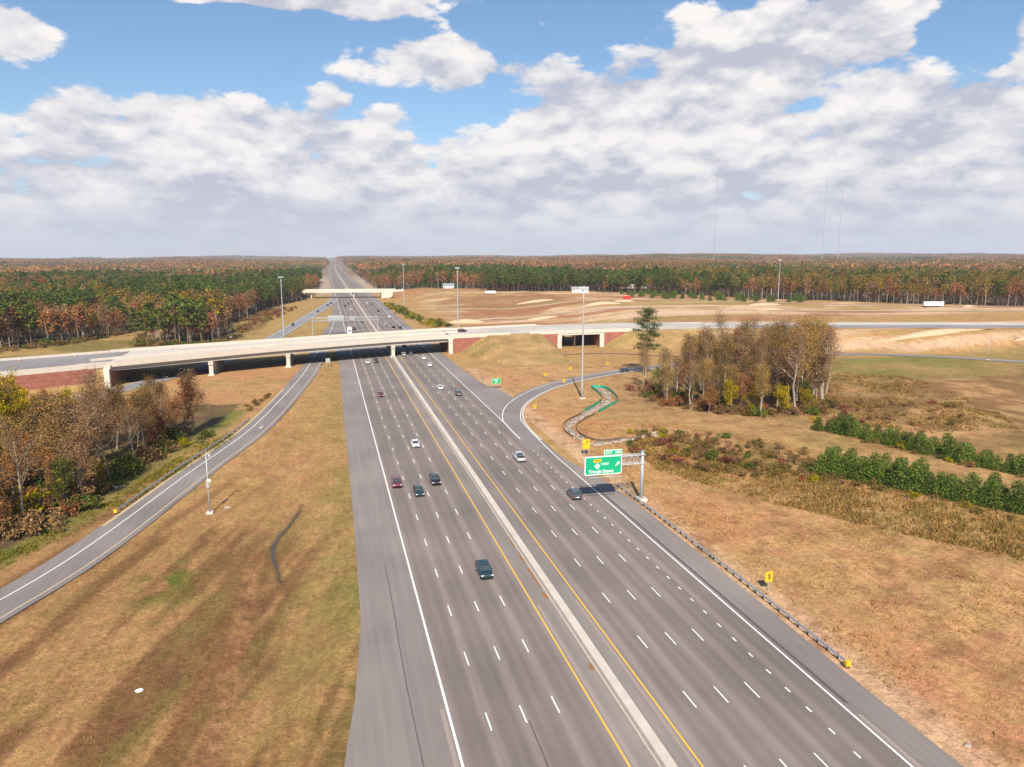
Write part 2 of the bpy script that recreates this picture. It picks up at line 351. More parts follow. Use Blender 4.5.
# line of the woods' edges
def wood_left(x, y):
    w = 10*(fbm(x/22, y/22)-.5)
    right = np.interp(y, [405,420,470,530,700,800,1000,1600,4000], [-56,-54,-60,-62,-50,-26,-12,-8,-8])+bend(y)
    left = np.interp(y, [400,410,430,490,512,520], [-172,-156,-138,-115,-100,0])      # a mown strip parts the two woods near the road
    glade = (fbm(x/120+31, y/120+12) > .64) & (y > 560)
    return (((x < left+w) & (y > 403)) | ((x > -97+w) & (y > 413+.6*w))) & (x < right+w) & ~glade
def wood_right(x, y):
    line = np.interp(x, [60,72,127,179,244,290,330,392,429,502,640,900,1500], [1040,980,870,770,762,735,672,570,510,465,380,240,-100])
    f = (y > line+46*(fbm(x/38+4, y/60)-.42)) & (x > 66+bend(y))
    house = ((x-258)**2+(y-745)**2 < 22**2) | ((x-134)**2+(y-848)**2 < 22**2) | ((x-356)**2+(y-820)**2 < 30**2)
    clear = (fbm(x/420+2, y/300+6) > .62) & (y > 1000)
    return f & ~house & ~clear

def ground_colour(x, y):
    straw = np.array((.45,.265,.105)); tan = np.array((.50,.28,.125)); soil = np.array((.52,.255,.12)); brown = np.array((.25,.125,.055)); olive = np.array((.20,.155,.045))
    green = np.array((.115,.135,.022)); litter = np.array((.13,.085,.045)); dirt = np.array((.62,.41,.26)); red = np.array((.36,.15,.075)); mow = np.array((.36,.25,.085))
    C = np.ones(x.shape+(3,))*straw
    def mixin(c, w): 
        nonlocal C
        w = np.clip(w, 0, 1)[..., None]; C = C*(1-w)+c*w
    n1 = fbm(x/22, y/22); n2 = fbm(x/7+31, y/7+12); n3 = fbm(x/60+7, y/60+3)
    big = fbm(x/130+1, y/90+2)
    # left grass between ramp and motorway: streaks run along the ramp
    inl = (x < 6)*(x > -60)*(y > 20)*(y < 345)
    dirx, diry = .30, .954
    s_ac = x*diry-y*dirx; s_al = x*dirx+y*diry
    st = fbm(s_ac/2.6, s_al/26); st2 = fbm(s_ac/5+40, s_al/45+7)
    near = 1-S(105,190,y)
    mixin(brown*1.35, inl*near*.5)
    mixin(brown*.85, inl*(.15+.85*near)*S(.44,.62,st)); mixin(olive*1.1, inl*(.2+.8*near)*S(.54,.72,st2)*.5)
    mixin(soil, inl*S(110,170,y)*S(.45,.65,n1)*.6)
    mixin(mow, inl*S(-9,2,x)*S(60,100,y)*.5); mixin(green, inl*S(-4,2.5,x)*S(.46,.68,n2)*.4*(1-S(200,260,y)))
    mixin(green, 1.0*np.exp(-((x+24)/4)**2-((y-110)/7)**2)*S(.38,.62,fbm(x/2.5, y/2.5))*1.1)
    mixin(brown, inl*np.exp(-((x+12.5+.0*y)/1.6)**2)*(1-S(115,130,y))*.8); mixin(soil*.85, inl*np.exp(-((x+12.2)/1.3)**2)*(1-S(110,125,y))*S(.35,.7,fbm(x/1.2, y/1.2))*.8)
    dx_ = x-np.interp(y, [104,107.4,113.3,119.2,124.4,130.8,138,142], [-7.6,-8.1,-9.3,-10.1,-9.6,-8,-6.6,-6])
    mixin(litter*.9, (y > 103)*(y < 142)*np.exp(-(dx_/.6)**2)*S(.2,.5,fbm(x/1.1, y/1.6))*.9)
    # verge left of the ramp: greener near the trees
    rl = np.interp(y, [100,124,140,178,216,260,300], [-49,-44,-38,-31,-22,-17,-15])
    v = (x < rl)*(x > rl-14)*(y > 100)*(y < 235)
    mixin(olive*1.25, v*S(2,6,rl-x)*.9); mixin(green*1.3, v*S(3,9,rl-x)*S(.4,.6,n1))
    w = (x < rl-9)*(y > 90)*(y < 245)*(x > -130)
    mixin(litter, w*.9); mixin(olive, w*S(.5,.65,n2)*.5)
    # right slope: orange cut near the shoulder, weeds above
    right = (x > 54)*(y < 300)*(y > 20)
    cut = right*(1-S(66,84,x+12*(n1-.5)))
    mixin(tan*1.05, right*.6); mixin(soil, cut*S(.35,.6,n1)*.8); mixin(dirt, cut*(1-S(57,61,x))*.6)
    weeds = right*S(64,78,x+14*(n1-.5))*(1-S(150,175,y))
    mixin(olive*1.25, weeds*S(.45,.65,n2)*.6*S(0,20,x+.55*y-130)); mixin(brown*1.2, weeds*S(.52,.66,fbm(x/5+3, y/5))*.6)
    mixin(np.array((.36,.26,.06)), right*S(.54,.70,fbm(x/12+8, y/20))*S(70,90,x)*(1-S(85,110,y))*.7)
    mixin(brown*1.1, right*S(.60,.70,fbm(x/3.2+8, y/3.2+1))*.55)
    # track between the two rows of young pines
    tr = np.interp(x, [60,80,94,107,119,140], [230,196,177,139,104,50])
    mixin(straw*1.05, (x > 60)*(x < 140)*np.exp(-((y-tr)/7)**2)*.9)
    # hollow behind the pines, round the wood on the right
    hol = S(112,128,x)*S(120,150,y)*(1-S(285,298,y))
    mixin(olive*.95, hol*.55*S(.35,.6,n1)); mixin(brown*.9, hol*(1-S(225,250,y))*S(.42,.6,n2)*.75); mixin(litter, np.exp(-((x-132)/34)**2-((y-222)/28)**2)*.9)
    mixin(mow*.9, hol*S(235,262,y)*.7); mixin(green*1.3, hol*S(225,255,y)*S(.5,.66,n3+.2*(n1-.5))*.5)
    # building site right of the far motorway
    site = S(78,100,x)*S(400,425,y-.1*x+40*(x > 140))*(1-wood_right(x, y))
    site2 = (x > 60)*(y > 385)*(y < 900)*1.0
    band = .6*fbm(x/120+5, y/16+2)+.4*fbm(x/14+5, y/5+2)
    mixin(dirt*1.12, site*S(.42,.54,band)*.95); mixin(red, site*S(.50,.64,fbm(x/70+9, y/22+4))*.8); mixin(mow, site*S(.56,.68,fbm(x/90+2, y/30+9))*.8)
    mixin(brown*1.25, (x > 90)*(x < 330)*S(600,640,y)*(y < 800)*S(.40,.6,n3)*.8)
    mixin(dirt*1.05, (x > 190)*(y > 300)*(y < 360)*S(.42,.6,fbm(x/60+1, y/9+3))*.8)
    # left beyond the bridge
    lb = (x < 4)*(y > 360)
    mixin(mow*1.05, lb*.5); mixin(brown, lb*(x < -40)*(y > 470)*S(.42,.58,n1)*.8); mixin(olive, lb*(x < -40)*(y > 440)*S(.5,.62,n2)*.6)
    mixin(olive, lb*(x < -60)*(y < 450)*S(.4,.6,n1)*.8)
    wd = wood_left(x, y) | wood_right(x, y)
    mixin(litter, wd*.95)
    mixin(np.array((.46,.36,.29)), (x-bend(y) > -12)*(x-bend(y) < 70)*S(870,960,y)*.75)
    far = S(1300,2000,np.hypot(x, y))
    mixin(np.array((.20,.12,.065)), far*(1-wd)*.7)
    # the uncountable scatter of lighter and darker stalks
    C *= (.86+.28*fbm(x/3+50, y/3+9))[..., None]
    return np.clip(C, 0, 1)

def build_ground():
    hd = R(13.807)
    ang = np.concatenate([np.linspace(-math.pi, -.85, 40)[:-1], np.linspace(-.85, .85, 430), np.linspace(.85, math.pi, 40)[1:]])+hd
    rad = np.concatenate([[0, 12, 24], np.geomspace(34, 1200, 430), np.geomspace(1220, 12000, 90)])
    A, Rr = np.meshgrid(ang, rad); X = np.sin(A)*Rr; Y = np.cos(A)*Rr
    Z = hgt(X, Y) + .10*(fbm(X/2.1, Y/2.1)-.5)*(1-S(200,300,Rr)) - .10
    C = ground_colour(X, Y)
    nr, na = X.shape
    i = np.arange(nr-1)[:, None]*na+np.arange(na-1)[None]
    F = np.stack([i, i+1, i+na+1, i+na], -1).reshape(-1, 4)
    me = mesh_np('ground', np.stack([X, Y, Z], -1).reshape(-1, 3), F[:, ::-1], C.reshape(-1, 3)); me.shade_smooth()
    return struct(mobj('ground', me, M['ground']))
ground = build_ground()

# ------------------------------------------------------------------ roads
def spline(pts, step=3.0):
    P = [Vector(p if len(p) == 3 else (*p, 0)) for p in pts]; out = []
    P = [P[0]*2-P[1]]+P+[P[-1]*2-P[-2]]
    for i in range(1, len(P)-2):
        a, b, c, d = P[i-1:i+3]; n = max(2, int((c-b).length/step))
        for k in range(n):
            t = k/n; out.append(.5*((2*b)+(c-a)*t+(2*a-5*b+4*c-d)*t*t+(3*b-a-3*c+d)*t**3))
    out.append(P[-2]); return out
def ribbon(path, l, r, dz=0.0, zf=None):
    """flat strip along a path; l and r offsets (left negative) may be functions of arc length fraction"""
    mb = MB(); n = len(path); V = []
    for i, p in enumerate(path):
        d = (path[min(i+1, n-1)]-path[max(i-1, 0)]); d.z = 0; d.normalize(); nx = Vector((d.y, -d.x, 0)); t = i/(n-1)
        a = p+nx*(l(t) if callable(l) else l); b = p+nx*(r(t) if callable(r) else r)
        za = (zf(a.x, a.y) if zf else p.z)+dz; zb = (zf(b.x, b.y) if zf else p.z)+dz
        V += [(a.x, a.y, float(za)), (b.x, b.y, float(zb))]
    mb.v = V; mb.f = [(2*i, 2*i+1, 2*i+3, 2*i+2) for i in range(n-1)]
    return mb
YS = list(np.concatenate([np.arange(-40, 400, 6.0), np.arange(400, 1200, 20.0), np.arange(1200, 3901, 60.0)]))
def strip_y(x0, x1, y0, y1, z):
    """strip along the motorway between two lateral positions (numbers or functions of y)"""
    f0 = x0 if callable(x0) else (lambda y: x0); f1 = x1 if callable(x1) else (lambda y: x1)
    ys = [y0]+[y for y in YS if y0+.5 < y < y1-.5]+[y1]; mb = MB()
    for y in ys:
        for f in (f0, f1):
            x = float(f(y)); b = float(bend(y)); mb.v.append((x+b, y, float(hgt(30+b, y))*(1 if y > 900 else 0)+z))
    mb.f = [(2*i, 2*i+1, 2*i+3, 2*i+2) for i in range(len(ys)-1)]
    return mb
LEFT_EDGE = lambda y: float(np.interp(y, [-40,30,63,74,91,140,200,323,360,420,480,600,760,4000], [-5,-2.2,-.3,1.2,2.6,3.1,3.3,4.0,3.2,2.6,1.8,3,5.8,6.2]))
RIGHT_EDGE = lambda y: float(np.interp(y, [-40,60,90,128,146,158,176,190,205,222,236,250,262,300,350,700,4000], [55.5,54.6,55,55,53.6,51.6,50.8,50.9,50.4,53.5,58,57.0,53.6,52.6,52.4,52,52]))
hw = struct(strip_y(LEFT_EDGE, RIGHT_EDGE, -40, 3900, .02).build('highway', M['shoulder']))
hw['label'] = 'eight lane grey asphalt motorway running straight to the horizon'
struct(strip_y(10.1, 25.2, -40, 3900, .028).build('carriageway', M['lane'], hw))
struct(strip_y(31.4, lambda y: float(np.interp(y, [-40,168,196,4000], [50.3,50.3,46.75,46.75])), -40, 3900, .028).build('carriageway', M['lane'], hw))
ZP = .034
strip_y(10.20, 10.46, -40, 3900, ZP).build('edge_line', M['white'], hw)
strip_y(25.0, 25.22, -40, 3900, ZP).build('edge_line', M['yellow'], hw)
strip_y(31.46, 31.68, -40, 3900, ZP).build('edge_line', M['yellow'], hw)
strip_y(50.0, 50.24, -40, 150, ZP).build('edge_line', M['white'], hw)
strip_y(46.4, 46.66, 199, 3900, ZP).build('edge_line', M['white'], hw)
strip_y(50.66, 51.1, 61, 137, ZP).build('tar_strip', M['tar'], hw)
strip_y(50.55, 51.0, -40, 59, ZP).build('rumble_strip', M['rumble'], hw)
strip_y(9.55, 10.0, -40, 70, ZP).build('rumble_strip', M['rumble'], hw)
strip_y(25.45, 25.9, -40, 90, ZP).build('rumble_strip', M['rumble'], hw)
strip_y(30.8, 31.2, -40, 90, ZP).build('rumble_strip', M['rumble'], hw)
strip_y(lambda y: 6.75+.1*math.sin(y/7), lambda y: 6.87+.1*math.sin(y/7), -30, 108, ZP).build('tar_seam', M['tar'], hw)
for xx, y0, y1 in ((17.86, 30, 66), (14.1, 158, 186), (46.45, 86, 96)):
    strip_y(lambda y: xx+.06*math.sin(y/5), lambda y: xx+.15+.06*math.sin(y/5), y0, y1, ZP-.002).build('tar_seam', M['tar'], hw)
dash_me = MB().quad((-.085,-1.52,0), (.085,-1.52,0), (.085,1.52,0), (-.085,1.52,0)).mesh('lane_dash')
short_me = MB().quad((-.1,-.48,0), (.1,-.48,0), (.1,.48,0), (-.1,.48,0)).mesh('short_dash')
for yc, xc, ln, wd, sd_ in ((99,27.45,4.2,.30,1),(106,27.5,3.0,.22,2),(92.5,27.4,1.4,.40,3),(74,27.45,.9,.35,4),(112,27.5,2.2,.2,5),(82,26.6,.3,.15,6)):
    g_ = np.random.default_rng(sd_); pts_ = [(xc+math.cos(t)*wd*g_.uniform(.55,1.1), yc+math.sin(t)*ln*g_.uniform(.7,1.1), ZP+.002) for t in np.linspace(0, 2*math.pi, 15)[:-1]]
    MB().poly([(min(p[0],27.66),p[1],p[2]) for p in pts_]).build('dirt_patch', flat_mat('washed_dirt', (.27,.14,.07), .95, var=.35, scale=2), hw)
far_d = MB(); nd = 0
for x, ph in ((14.0,66.8),(17.68,67.2),(21.35,68.0),(35.3,65.5),(38.95,65.5),(42.6,65.5)):
    k = int((44-ph)//12.2)
    y = ph+k*12.2
    while y < 1500:
        if y < 520: mobj('lane_dash', dash_me, M['white'], hw, (x, y, ZP)); nd += 1
        else:
            b = float(bend(y)); far_d.quad((x-.09+b, y-1.5, ZP), (x+.09+b, y-1.5, ZP), (x+.09+b, y+1.5, ZP), (x-.09+b, y+1.5, ZP))
        y += 12.2
y = 46.3
while y < 188: mobj('short_dash', short_me, M['white'], hw, (46.35, y, ZP)); y += 3.66
fd = far_d.build('far_lane_dashes', M['white'], hw); fd['kind'] = 'stuff'

# right exit ramp, curling away to the right behind the wood
rp = spline([(47.9,168),(48.1,186),(49.3,199.5),(51.7,210.6),(55.6,221.5),(61.8,233.0),(71,246.0),(84.5,259.5),(105,273.5),(128,284),(170,297),(231,303),(265,289),(294,262),(330,225),(375,160)])
rz = lambda x, y: max(0.0, float(hgt(x, y))+.02)
ramp_r = struct(ribbon(rp, lambda t: -2.6-1.6*min(1, max(0, t-.07)*14), 3.35, .024, rz).build('exit_ramp', M['ramp']))
ramp_r['label'] = 'curving exit ramp leaving the motorway to the right'
k0 = next(i for i, p in enumerate(rp) if p.y > 197)
ribbon(rp[k0:], -2.82, -2.56, ZP+.002, rz).build('edge_line', M['white'], ramp_r)
ribbon(spline([(46.15,179),(46.25,189),(46.55,199)], 2), -.17, .17, ZP+.003, rz).build('gore_line', M['white'], ramp_r)
ribbon(spline([(50.12,150),(50.15,165)]+[tuple(p+Vector((rp[i+1].y-rp[i-1].y, -(rp[i+1].x-rp[i-1].x), 0)).normalized()*2.6) for i, p in enumerate(rp[:70]) if i > 6 and i % 3 == 0], 2), -.12, .12, ZP+.003, rz).build('edge_line', M['white'], ramp_r)
ribbon(rp[3:60], 2.95, 3.5, ZP-.004, rz).build('paved_gutter', M['conc'], ramp_r)
# left ramp that swings down past the trees, and the slip road under the bridge's left span
lp = spline([(-64,60),(-52,88),(-45,104.5),(-38,125),(-29,167),(-20.5,205),(-14.5,250),(-9.2,300),(-6.0,345),(-1.5,410),(3.0,480),(6.4,560)])
ramp_l = struct(ribbon(lp, lambda t: -3.9-1.6*min(1, max(0, (t-.55)*4))*(t < .86), 4.1, .022, rz).build('entry_ramp', M['ramp']))
ramp_l['label'] = 'two line asphalt ramp curving past the left trees'
ribbon(lp, -1.25, -1.02, ZP, rz).build('edge_line', M['white'], ramp_l)
ribbon(lp[:int(len(lp)*.8)], 2.9, 3.12, ZP, rz).build('edge_line', flat_mat('worn_yellow', (.60,.47,.30), .7), ramp_l)
ribbon(lp[int(len(lp)*.16):int(len(lp)*.43)], -3.8, -3.2, ZP, rz).build('paved_gutter', flat_mat('sandy_gutter', (.52,.40,.24), .9), ramp_l)
ar = MB()   # lane arrow on the ramp
ar.quad((-.12,-1.6,0), (.12,-1.6,0), (.12,.6,0), (-.12,.6,0)); ar.poly([(-.55,.6,.001), (.55,.6,.001), (0,1.8,.001)])
ao = ar.build('lane_arrow', M['white'], ramp_l, loc=(-18.6, 209, ZP+.002)); ao.rotation_euler.z = R(168)
sp_ = spline([(-140,190),(-105,228),(-78,268),(-60,308),(-47,345),(-38,385),(-30,440),(-21,520),(-13,600),(-4,680),(4,770),(9,860)])
slip = struct(ribbon(sp_, -4.6, 4.6, .018, rz).build('slip_road', M['oldroad'])); slip['label'] = 'slip road passing under the left span of the bridge'
ribbon(sp_, -3.7, -3.5, ZP-.004, rz).build('edge_line', M['white'], slip); ribbon(sp_, 3.5, 3.7, ZP-.004, rz).build('edge_line', M['white'], slip)
# far right haul road on the building site
hp = spline([(90,520),(150,545),(230,505),(330,455),(430,430),(520,420)], 8)
struct(ribbon(hp, -4, 4, .10, lambda x, y: float(hgt(x, y))).build('haul_road', M['dirtpale']))
hp2 = spline([(70,640),(130,618),(200,600),(290,600),(330,560),(400,500),(520,430)], 8)
struct(ribbon(hp2, -3, 3, .14, lambda x, y: float(hgt(x, y))).build('haul_road', M['dirtpale']))

# concrete median barrier
mbm = MB(); prof = [(-.66,.02),(-.66,.10),(-.56,.25),(-.52,.82),(.52,.82),(.56,.25),(.66,.10),(.66,.02)]
rings = []
for y in [-40]+[v for v in YS if v > -39]:
    b = float(bend(y)); hz_ = float(hgt(30+b, y)) if y > 900 else 0
    rings.append([(28.35+b+px, y, pz+hz_) for px, pz in prof])
mbm.loft(rings)
tag(mbm.build('median_barrier', M['conc']), 'long pale concrete barrier down the middle of the motorway', 'barrier')

# ------------------------------------------------------------------ expressway: embankments, bridge, underpass
ZD = 8.0
def ex_sections(x0, x1, n): return [float(v) for v in np.linspace(x0, x1, n)]
def loft_x(xs, sec):
    mb = MB(); mb.loft([[tuple(p) for p in sec(x)] for x in xs]); return mb
def band(xs, o0, o1, z0, z1, far=False):
    """box-section beam following the near (or far) edge; o0,o1 offsets along +Y"""
    def sec(x):
        b = float(ex_near(x)+(ex_depth(x) if far else 0)); return [(x,b+o0,z0),(x,b+o1,z0),(x,b+o1,z1),(x,b+o0,z1)]
    return loft_x(xs, sec)
xsL = ex_sections(-330, -77, 40); xsB = ex_sections(-77, 55.6, 40); xsR1 = ex_sections(57.2, 111, 26); xsU = ex_sections(110, 137, 12); xsR2 = ex_sections(136, 240, 40); xsR3 = ex_sections(150, 640, 60)
def emb(xs, zn, slope, far_run, name):
    """earth bank; zn(x): height of the earth at the wall face on the near side"""
    def sec(x):
        a = float(ex_near(x)); d = float(ex_depth(x)); z = zn(x)
        return [(x,a-.3-max(.1,z*slope),-.45),(x,a-.28,z),(x,a+.3,max(z+.05, ZD-.03) if z < 7.8 else ZD-.03),(x,a+d,ZD-.03),(x,a+d+far_run(x),-.4)]
    rows = []
    for x in xs:
        q = sec(x); row = []
        for a, b, n in ((q[0],q[1],14),(q[1],q[2],2),(q[2],q[3],6),(q[3],q[4],8)):
            for k in range(n): t = k/n; row.append([a[i]+(b[i]-a[i])*t for i in range(3)])
        row.append(list(q[4])); rows.append(row)
    P = np.array(rows); nx, ny = P.shape[:2]; i = np.arange(nx-1)[:,None]*ny+np.arange(ny-1)[None]; F = np.stack([i,i+ny,i+ny+1,i+1],-1).reshape(-1,4)
    P = P.reshape(-1,3); c = np.array((.42,.26,.11))*(.7+.6*fbm(P[:,0]/7, P[:,1]/7))[:,None]; w = S(.5,.62,fbm(P[:,0]/14+5, P[:,1]/6+2))[:,None]; c = c*(1-.6*w)+.6*w*np.array((.24,.19,.06))
    me = mesh_np(name, P, F, c)
    for e in (0, nx-1):   # closed ends
        r = rows[e]; eb = MB().poly([tuple(v) for v in r]).build('end_face', M['redwall'])
        eb.name = 'end_face'; ends.append(eb)
    o = struct(mobj(name, me, M['ground']))
    for eb in ends: eb.parent = o
    ends.clear(); return o
ends = []
ZN_MID = lambda x: float(np.interp(x, [57,60,74,102,111.5], [-.3,.2,7.85,7.85,.2])); ZN_RIGHT = lambda x: float(np.interp(x, [135.5,150,300], [.2,7.85,7.85]))
emb(xsL, lambda x: -.4, 0.5, lambda x: 16, 'left_embankment')
emb(xsR1, ZN_MID, 6.4, lambda x: 14, 'middle_embankment')
emb(xsR2, ZN_RIGHT, 3.4, lambda x: 14, 'right_embankment')
# road surface of the expressway
def sheet(xs, o0, o1, z):
    mb = MB()
    for x in xs:
        a = float(ex_near(x)); d = float(ex_depth(x)); mb.v += [(x, a+o0, z), (x, a+d-o1, z)]
    mb.f = [(2*i, 2*i+2, 2*i+3, 2*i+1) for i in range(len(xs)-1)]; return mb
exl = struct(sheet(xsL, .5, .5, ZD+.02).build('expressway', asphalt_mat('expressway_asphalt', (.26,.235,.23)))); exl['label'] = 'unfinished asphalt approach to the bridge on the left'
exr = struct(sheet(ex_sections(57.2, 640, 90), .5, .5, ZD+.02).build('expressway', asphalt_mat('pale_pavement', (.52,.465,.40)))); exr['label'] = 'pale new pavement of the crossing expressway right of the bridge'
ag = MB(); xs_ = ex_sections(215, 640, 50)
for x in xs_: a = float(ex_near(x)); ag.v += [(x, a+1.5, ZD+.03), (x, a+17, ZD+.03)]
ag.f = [(2*i, 2*i+2, 2*i+3, 2*i+1) for i in range(len(xs_)-1)]
struct(ag.build('asphalt_lane', asphalt_mat('site_asphalt', (.27,.255,.26)), exr))

br = thing('overpass_bridge', 'long pale concrete bridge carrying the expressway over the motorway', 'bridge', (0,0,0))
def dsec(x):
    a = float(ex_near(x)); d = float(ex_depth(x)); return [(x,a,7.25),(x,a+d,7.25),(x,a+d,ZD),(x,a,ZD)]
loft_x(xsB, dsec).build('deck', M['deck'], br)
xsP = ex_sections(-84, 62, 44)
band(xsP, -.012, .42, 7.12, 9.15).build('parapet', M['conc'], br); band(xsP, -.42, .012, 7.12, 9.15, True).build('parapet', M['conc'], br)
band(xsP, 15.6, 16.1, ZD+.004, ZD+.95).build('median_parapet', M['conc'], br)
for k in range(8):
    o = 1.5+k*3.95
    def gsec(x, o=o):
        a = float(ex_near(x))+o*float(ex_depth(x))/31
        return [(x,a-.45,5.55),(x,a+.45,5.55),(x,a+.45,5.8),(x,a+.13,5.95),(x,a+.13,6.95),(x,a+.5,7.15),(x,a+.5,7.246),(x,a-.5,7.246),(x,a-.5,7.15),(x,a-.13,6.95),(x,a-.13,5.95),(x,a-.45,5.8)]
    loft_x(ex_sections(-76, 54.6, 24), gsec).build('girder', M['girder'], br)
def pier(x, skew=.12):
    a = float(ex_near(x)); d = float(ex_depth(x))
    mb = MB(); mb.box(-.9, .9, .8, d-.8, 4.1, 5.5); cap = mb.build('pier', M['girder'], br, loc=(x, a, 0))
    for j in range(5):
        yy = 1.9+j*(d-3.8)/4
        m2 = MB(); m2.box(-.75, .75, yy-.75, yy+.75, -.1, 4.1); m2.build('column', M['conc'], cap)
    m3 = MB(); m3.box(-1.2, 1.2, .2, d-.2, -.1, .35); m3.build('footing', M['conc'], cap)
for x in (-44.6, -16.6, 28.35): pier(x)
for x, w in ((-76.2, -1), (55.9, 1)):
    a = float(ex_near(x)); d = float(ex_depth(x)); mb = MB(); mb.box(x-.7, x+.7, a+.5, a+d-.5, -.2, 5.5)
    ab = mb.build('abutment', M['redwall'], br)
    m2 = MB(); m2.box(x-1.0, x+1.0, a-.4, a+1.1, -.2, 6.6); m2.build('pilaster', M['conc'], ab)
    m2 = MB(); m2.box(x-1.5, x+1.5, a-.25, a+.6, 6.6, 7.9); m2.build('pilaster_cap', M['conc'], ab)

rw = thing('retaining_wall', 'long red faced retaining wall left of the bridge with pale coping', 'wall', (0,0,0))
band(ex_sections(-330, -79.2, 40), -.10, .45, -.4, 7.2).build('wall_face', M['redwall'], rw); band(ex_sections(-330, -79.0, 40), -.16, .5, 7.2, 9.0).build('coping', M['conc'], rw)
rw = thing('retaining_wall', 'short red faced retaining wall at the right end of the bridge', 'wall', (0,0,0))
def rsec(x):
    a = float(ex_near(x)); z = min(7.0, ZN_MID(x)-.5); return [(x,a-.30,z),(x,a+.45,z),(x,a+.45,7.2),(x,a-.30,7.2)]
loft_x(ex_sections(57.4, 84, 10), rsec).build('wall_face', M['redwall'], rw); band(ex_sections(57.2, 86, 10), -.36, .5, 7.2, 9.0).build('coping', M['conc'], rw)
tag(band(ex_sections(-330, -84.2, 40), -.6, -.2, ZD+.02, ZD+.9, True).build('concrete_barrier', M['conc']), 'pale concrete barrier along the back of the left bridge approach', 'barrier')
tag(band(ex_sections(62.2, 110, 20), -.6, -.2, ZD+.02, ZD+.9, True).build('concrete_barrier', M['conc']), 'pale concrete barrier behind the expressway between bridge and underpass', 'barrier')

ub = thing('underpass_bridge', 'small concrete bridge with red wing walls beyond the exit ramp', 'bridge', (0,0,0))
loft_x(xsU, lambda x: [(x,float(ex_near(x))-.2,6.4),(x,float(ex_near(x)+ex_depth(x))+.2,6.4),(x,float(ex_near(x)+ex_depth(x))+.2,ZD-.004),(x,float(ex_near(x))-.2,ZD-.004)]).build('deck', M['deck'], ub)
band(ex_sections(96, 152, 20), -.42, .2, 7.3, 9.0).build('parapet', M['conc'], ub)
for x0, x1 in ((111.2, 112.8), (134.2, 135.8)):
    a = float(ex_near((x0+x1)/2)); d = float(ex_depth(x0))
    MB().box(x0, x1, a+.5, a+d-.5, -.3, 6.39).build('side_wall', M['redwall'], ub); MB().box(x0-.3, x1+.3, a-.6, a+.5, -.3, 6.9).build('pilaster', M['conc'], ub)
for x0, x1, za, zb in ((99.5, 111.0, 7.1, -.3), (136.0, 150, -.3, 7.1)):
    xs = ex_sections(x0, x1, 6)
    loft_x(xs, lambda x: [(x,float(ex_near(x))-.34,za+(zb-za)*(x-x0)/(x1-x0)),(x,float(ex_near(x))+.3,za+(zb-za)*(x-x0)/(x1-x0)),(x,float(ex_near(x))+.3,7.28),(x,float(ex_near(x))-.34,7.28)]).build('wing_wall', M['redwall'], ub)
a = float(ex_near(123))
MB().box(122.6, 123.4, a+8, a+9, -.3, 6.39).build('column', M['conc'], ub); MB().box(122.6, 123.4, a+26, a+27, -.3, 6.39).build('column', M['conc'], ub)

fb = thing('far_overpass', 'second pale overpass crossing the motorway far behind the first bridge', 'bridge', (0,0,0))
def fsec(y0, y1, z0, z1): return lambda x: [(x,y0-.10*x,z0),(x,y1-.10*x,z0),(x,y1-.10*x,z1),(x,y0-.10*x,z1)]
loft_x([-40,70], fsec(838,852,6.9,7.8)).build('deck', M['deck'], fb); loft_x([-44,74], fsec(837.5,838,5.9,9.2)).build('parapet', M['conc'], fb); loft_x([-44,74], fsec(852,852.5,6.8,9.2)).build('parapet', M['conc'], fb)
for x in (-16, 28.4):
    MB().box(x-.7, x+.7, 840-.1*x, 850-.1*x, -.2, 6.89).build('pier', M['girder'], fb)
MB().loft([[(58,838-5.8,-.2),(58,850-5.8,-.2),(58,850-5.8,6.2),(58,838-5.8,6.2)],[(66,837-6.6,-.2),(66,850-6.6,-.2),(66,850-6.6,6.88),(66,837-6.6,6.88)],[(82,836-8.2,6.9),(82,850-8.2,6.9),(82,850-8.2,9.1),(82,836-8.2,9.1)]]).build('abutment', M['conc'], fb)
MB().loft([[(-38,838+3.8,6.2),(-38,850+3.8,6.2),(-38,850+3.8,6.88),(-38,838+3.8,6.88)],[(-26,838+2.6,-.2),(-26,850+2.6,-.2),(-26,850+2.6,0),(-26,838+2.6,0)]]).build('abutment', M['conc'], fb)
def hill_col(me, base):
    co = np.array([v.co for v in me.vertices]); at = me.color_attributes.new('col', 'FLOAT_COLOR', 'POINT'); c = np.ones((len(co), 4), np.float32)
    c[:, :3] = np.array(base)*(.75+.5*fbm(co[:,0]/12, co[:,1]/12))[:, None]; at.data.foreach_set('color', c.ravel()); return me
fe = MB().loft([[(-30,826+3,-.4),(-30,838+3,0.0),(-30,852+3,0.0),(-30,866+3,-.4)],[(-44,822+4.4,-.4),(-44,838+4.4,7.7),(-44,852+4.4,7.7),(-44,870+4.4,-.4)],[(-260,820+26,-.4),(-260,838+26,7.7),(-260,852+26,7.7),(-260,870+26,-.4)]])
struct(mobj('far_embankment', hill_col(fe.mesh('far_embankment'), (.38,.25,.11)), M['ground']))
fe = MB().loft([[(70,818-7,-.4),(70,838-7,6.8),(70,852-7,6.8),(70,870-7,-.4)],[(90,812-9,-.4),(90,838-9,8.8),(90,852-9,8.8),(90,872-9,-.4)],[(200,812-20,7),(200,838-20,9.4),(200,852-20,9.4),(200,872-20,7)]])
struct(mobj('far_embankment', hill_col(fe.mesh('far_embankment'), (.33,.17,.08)), M['ground']))

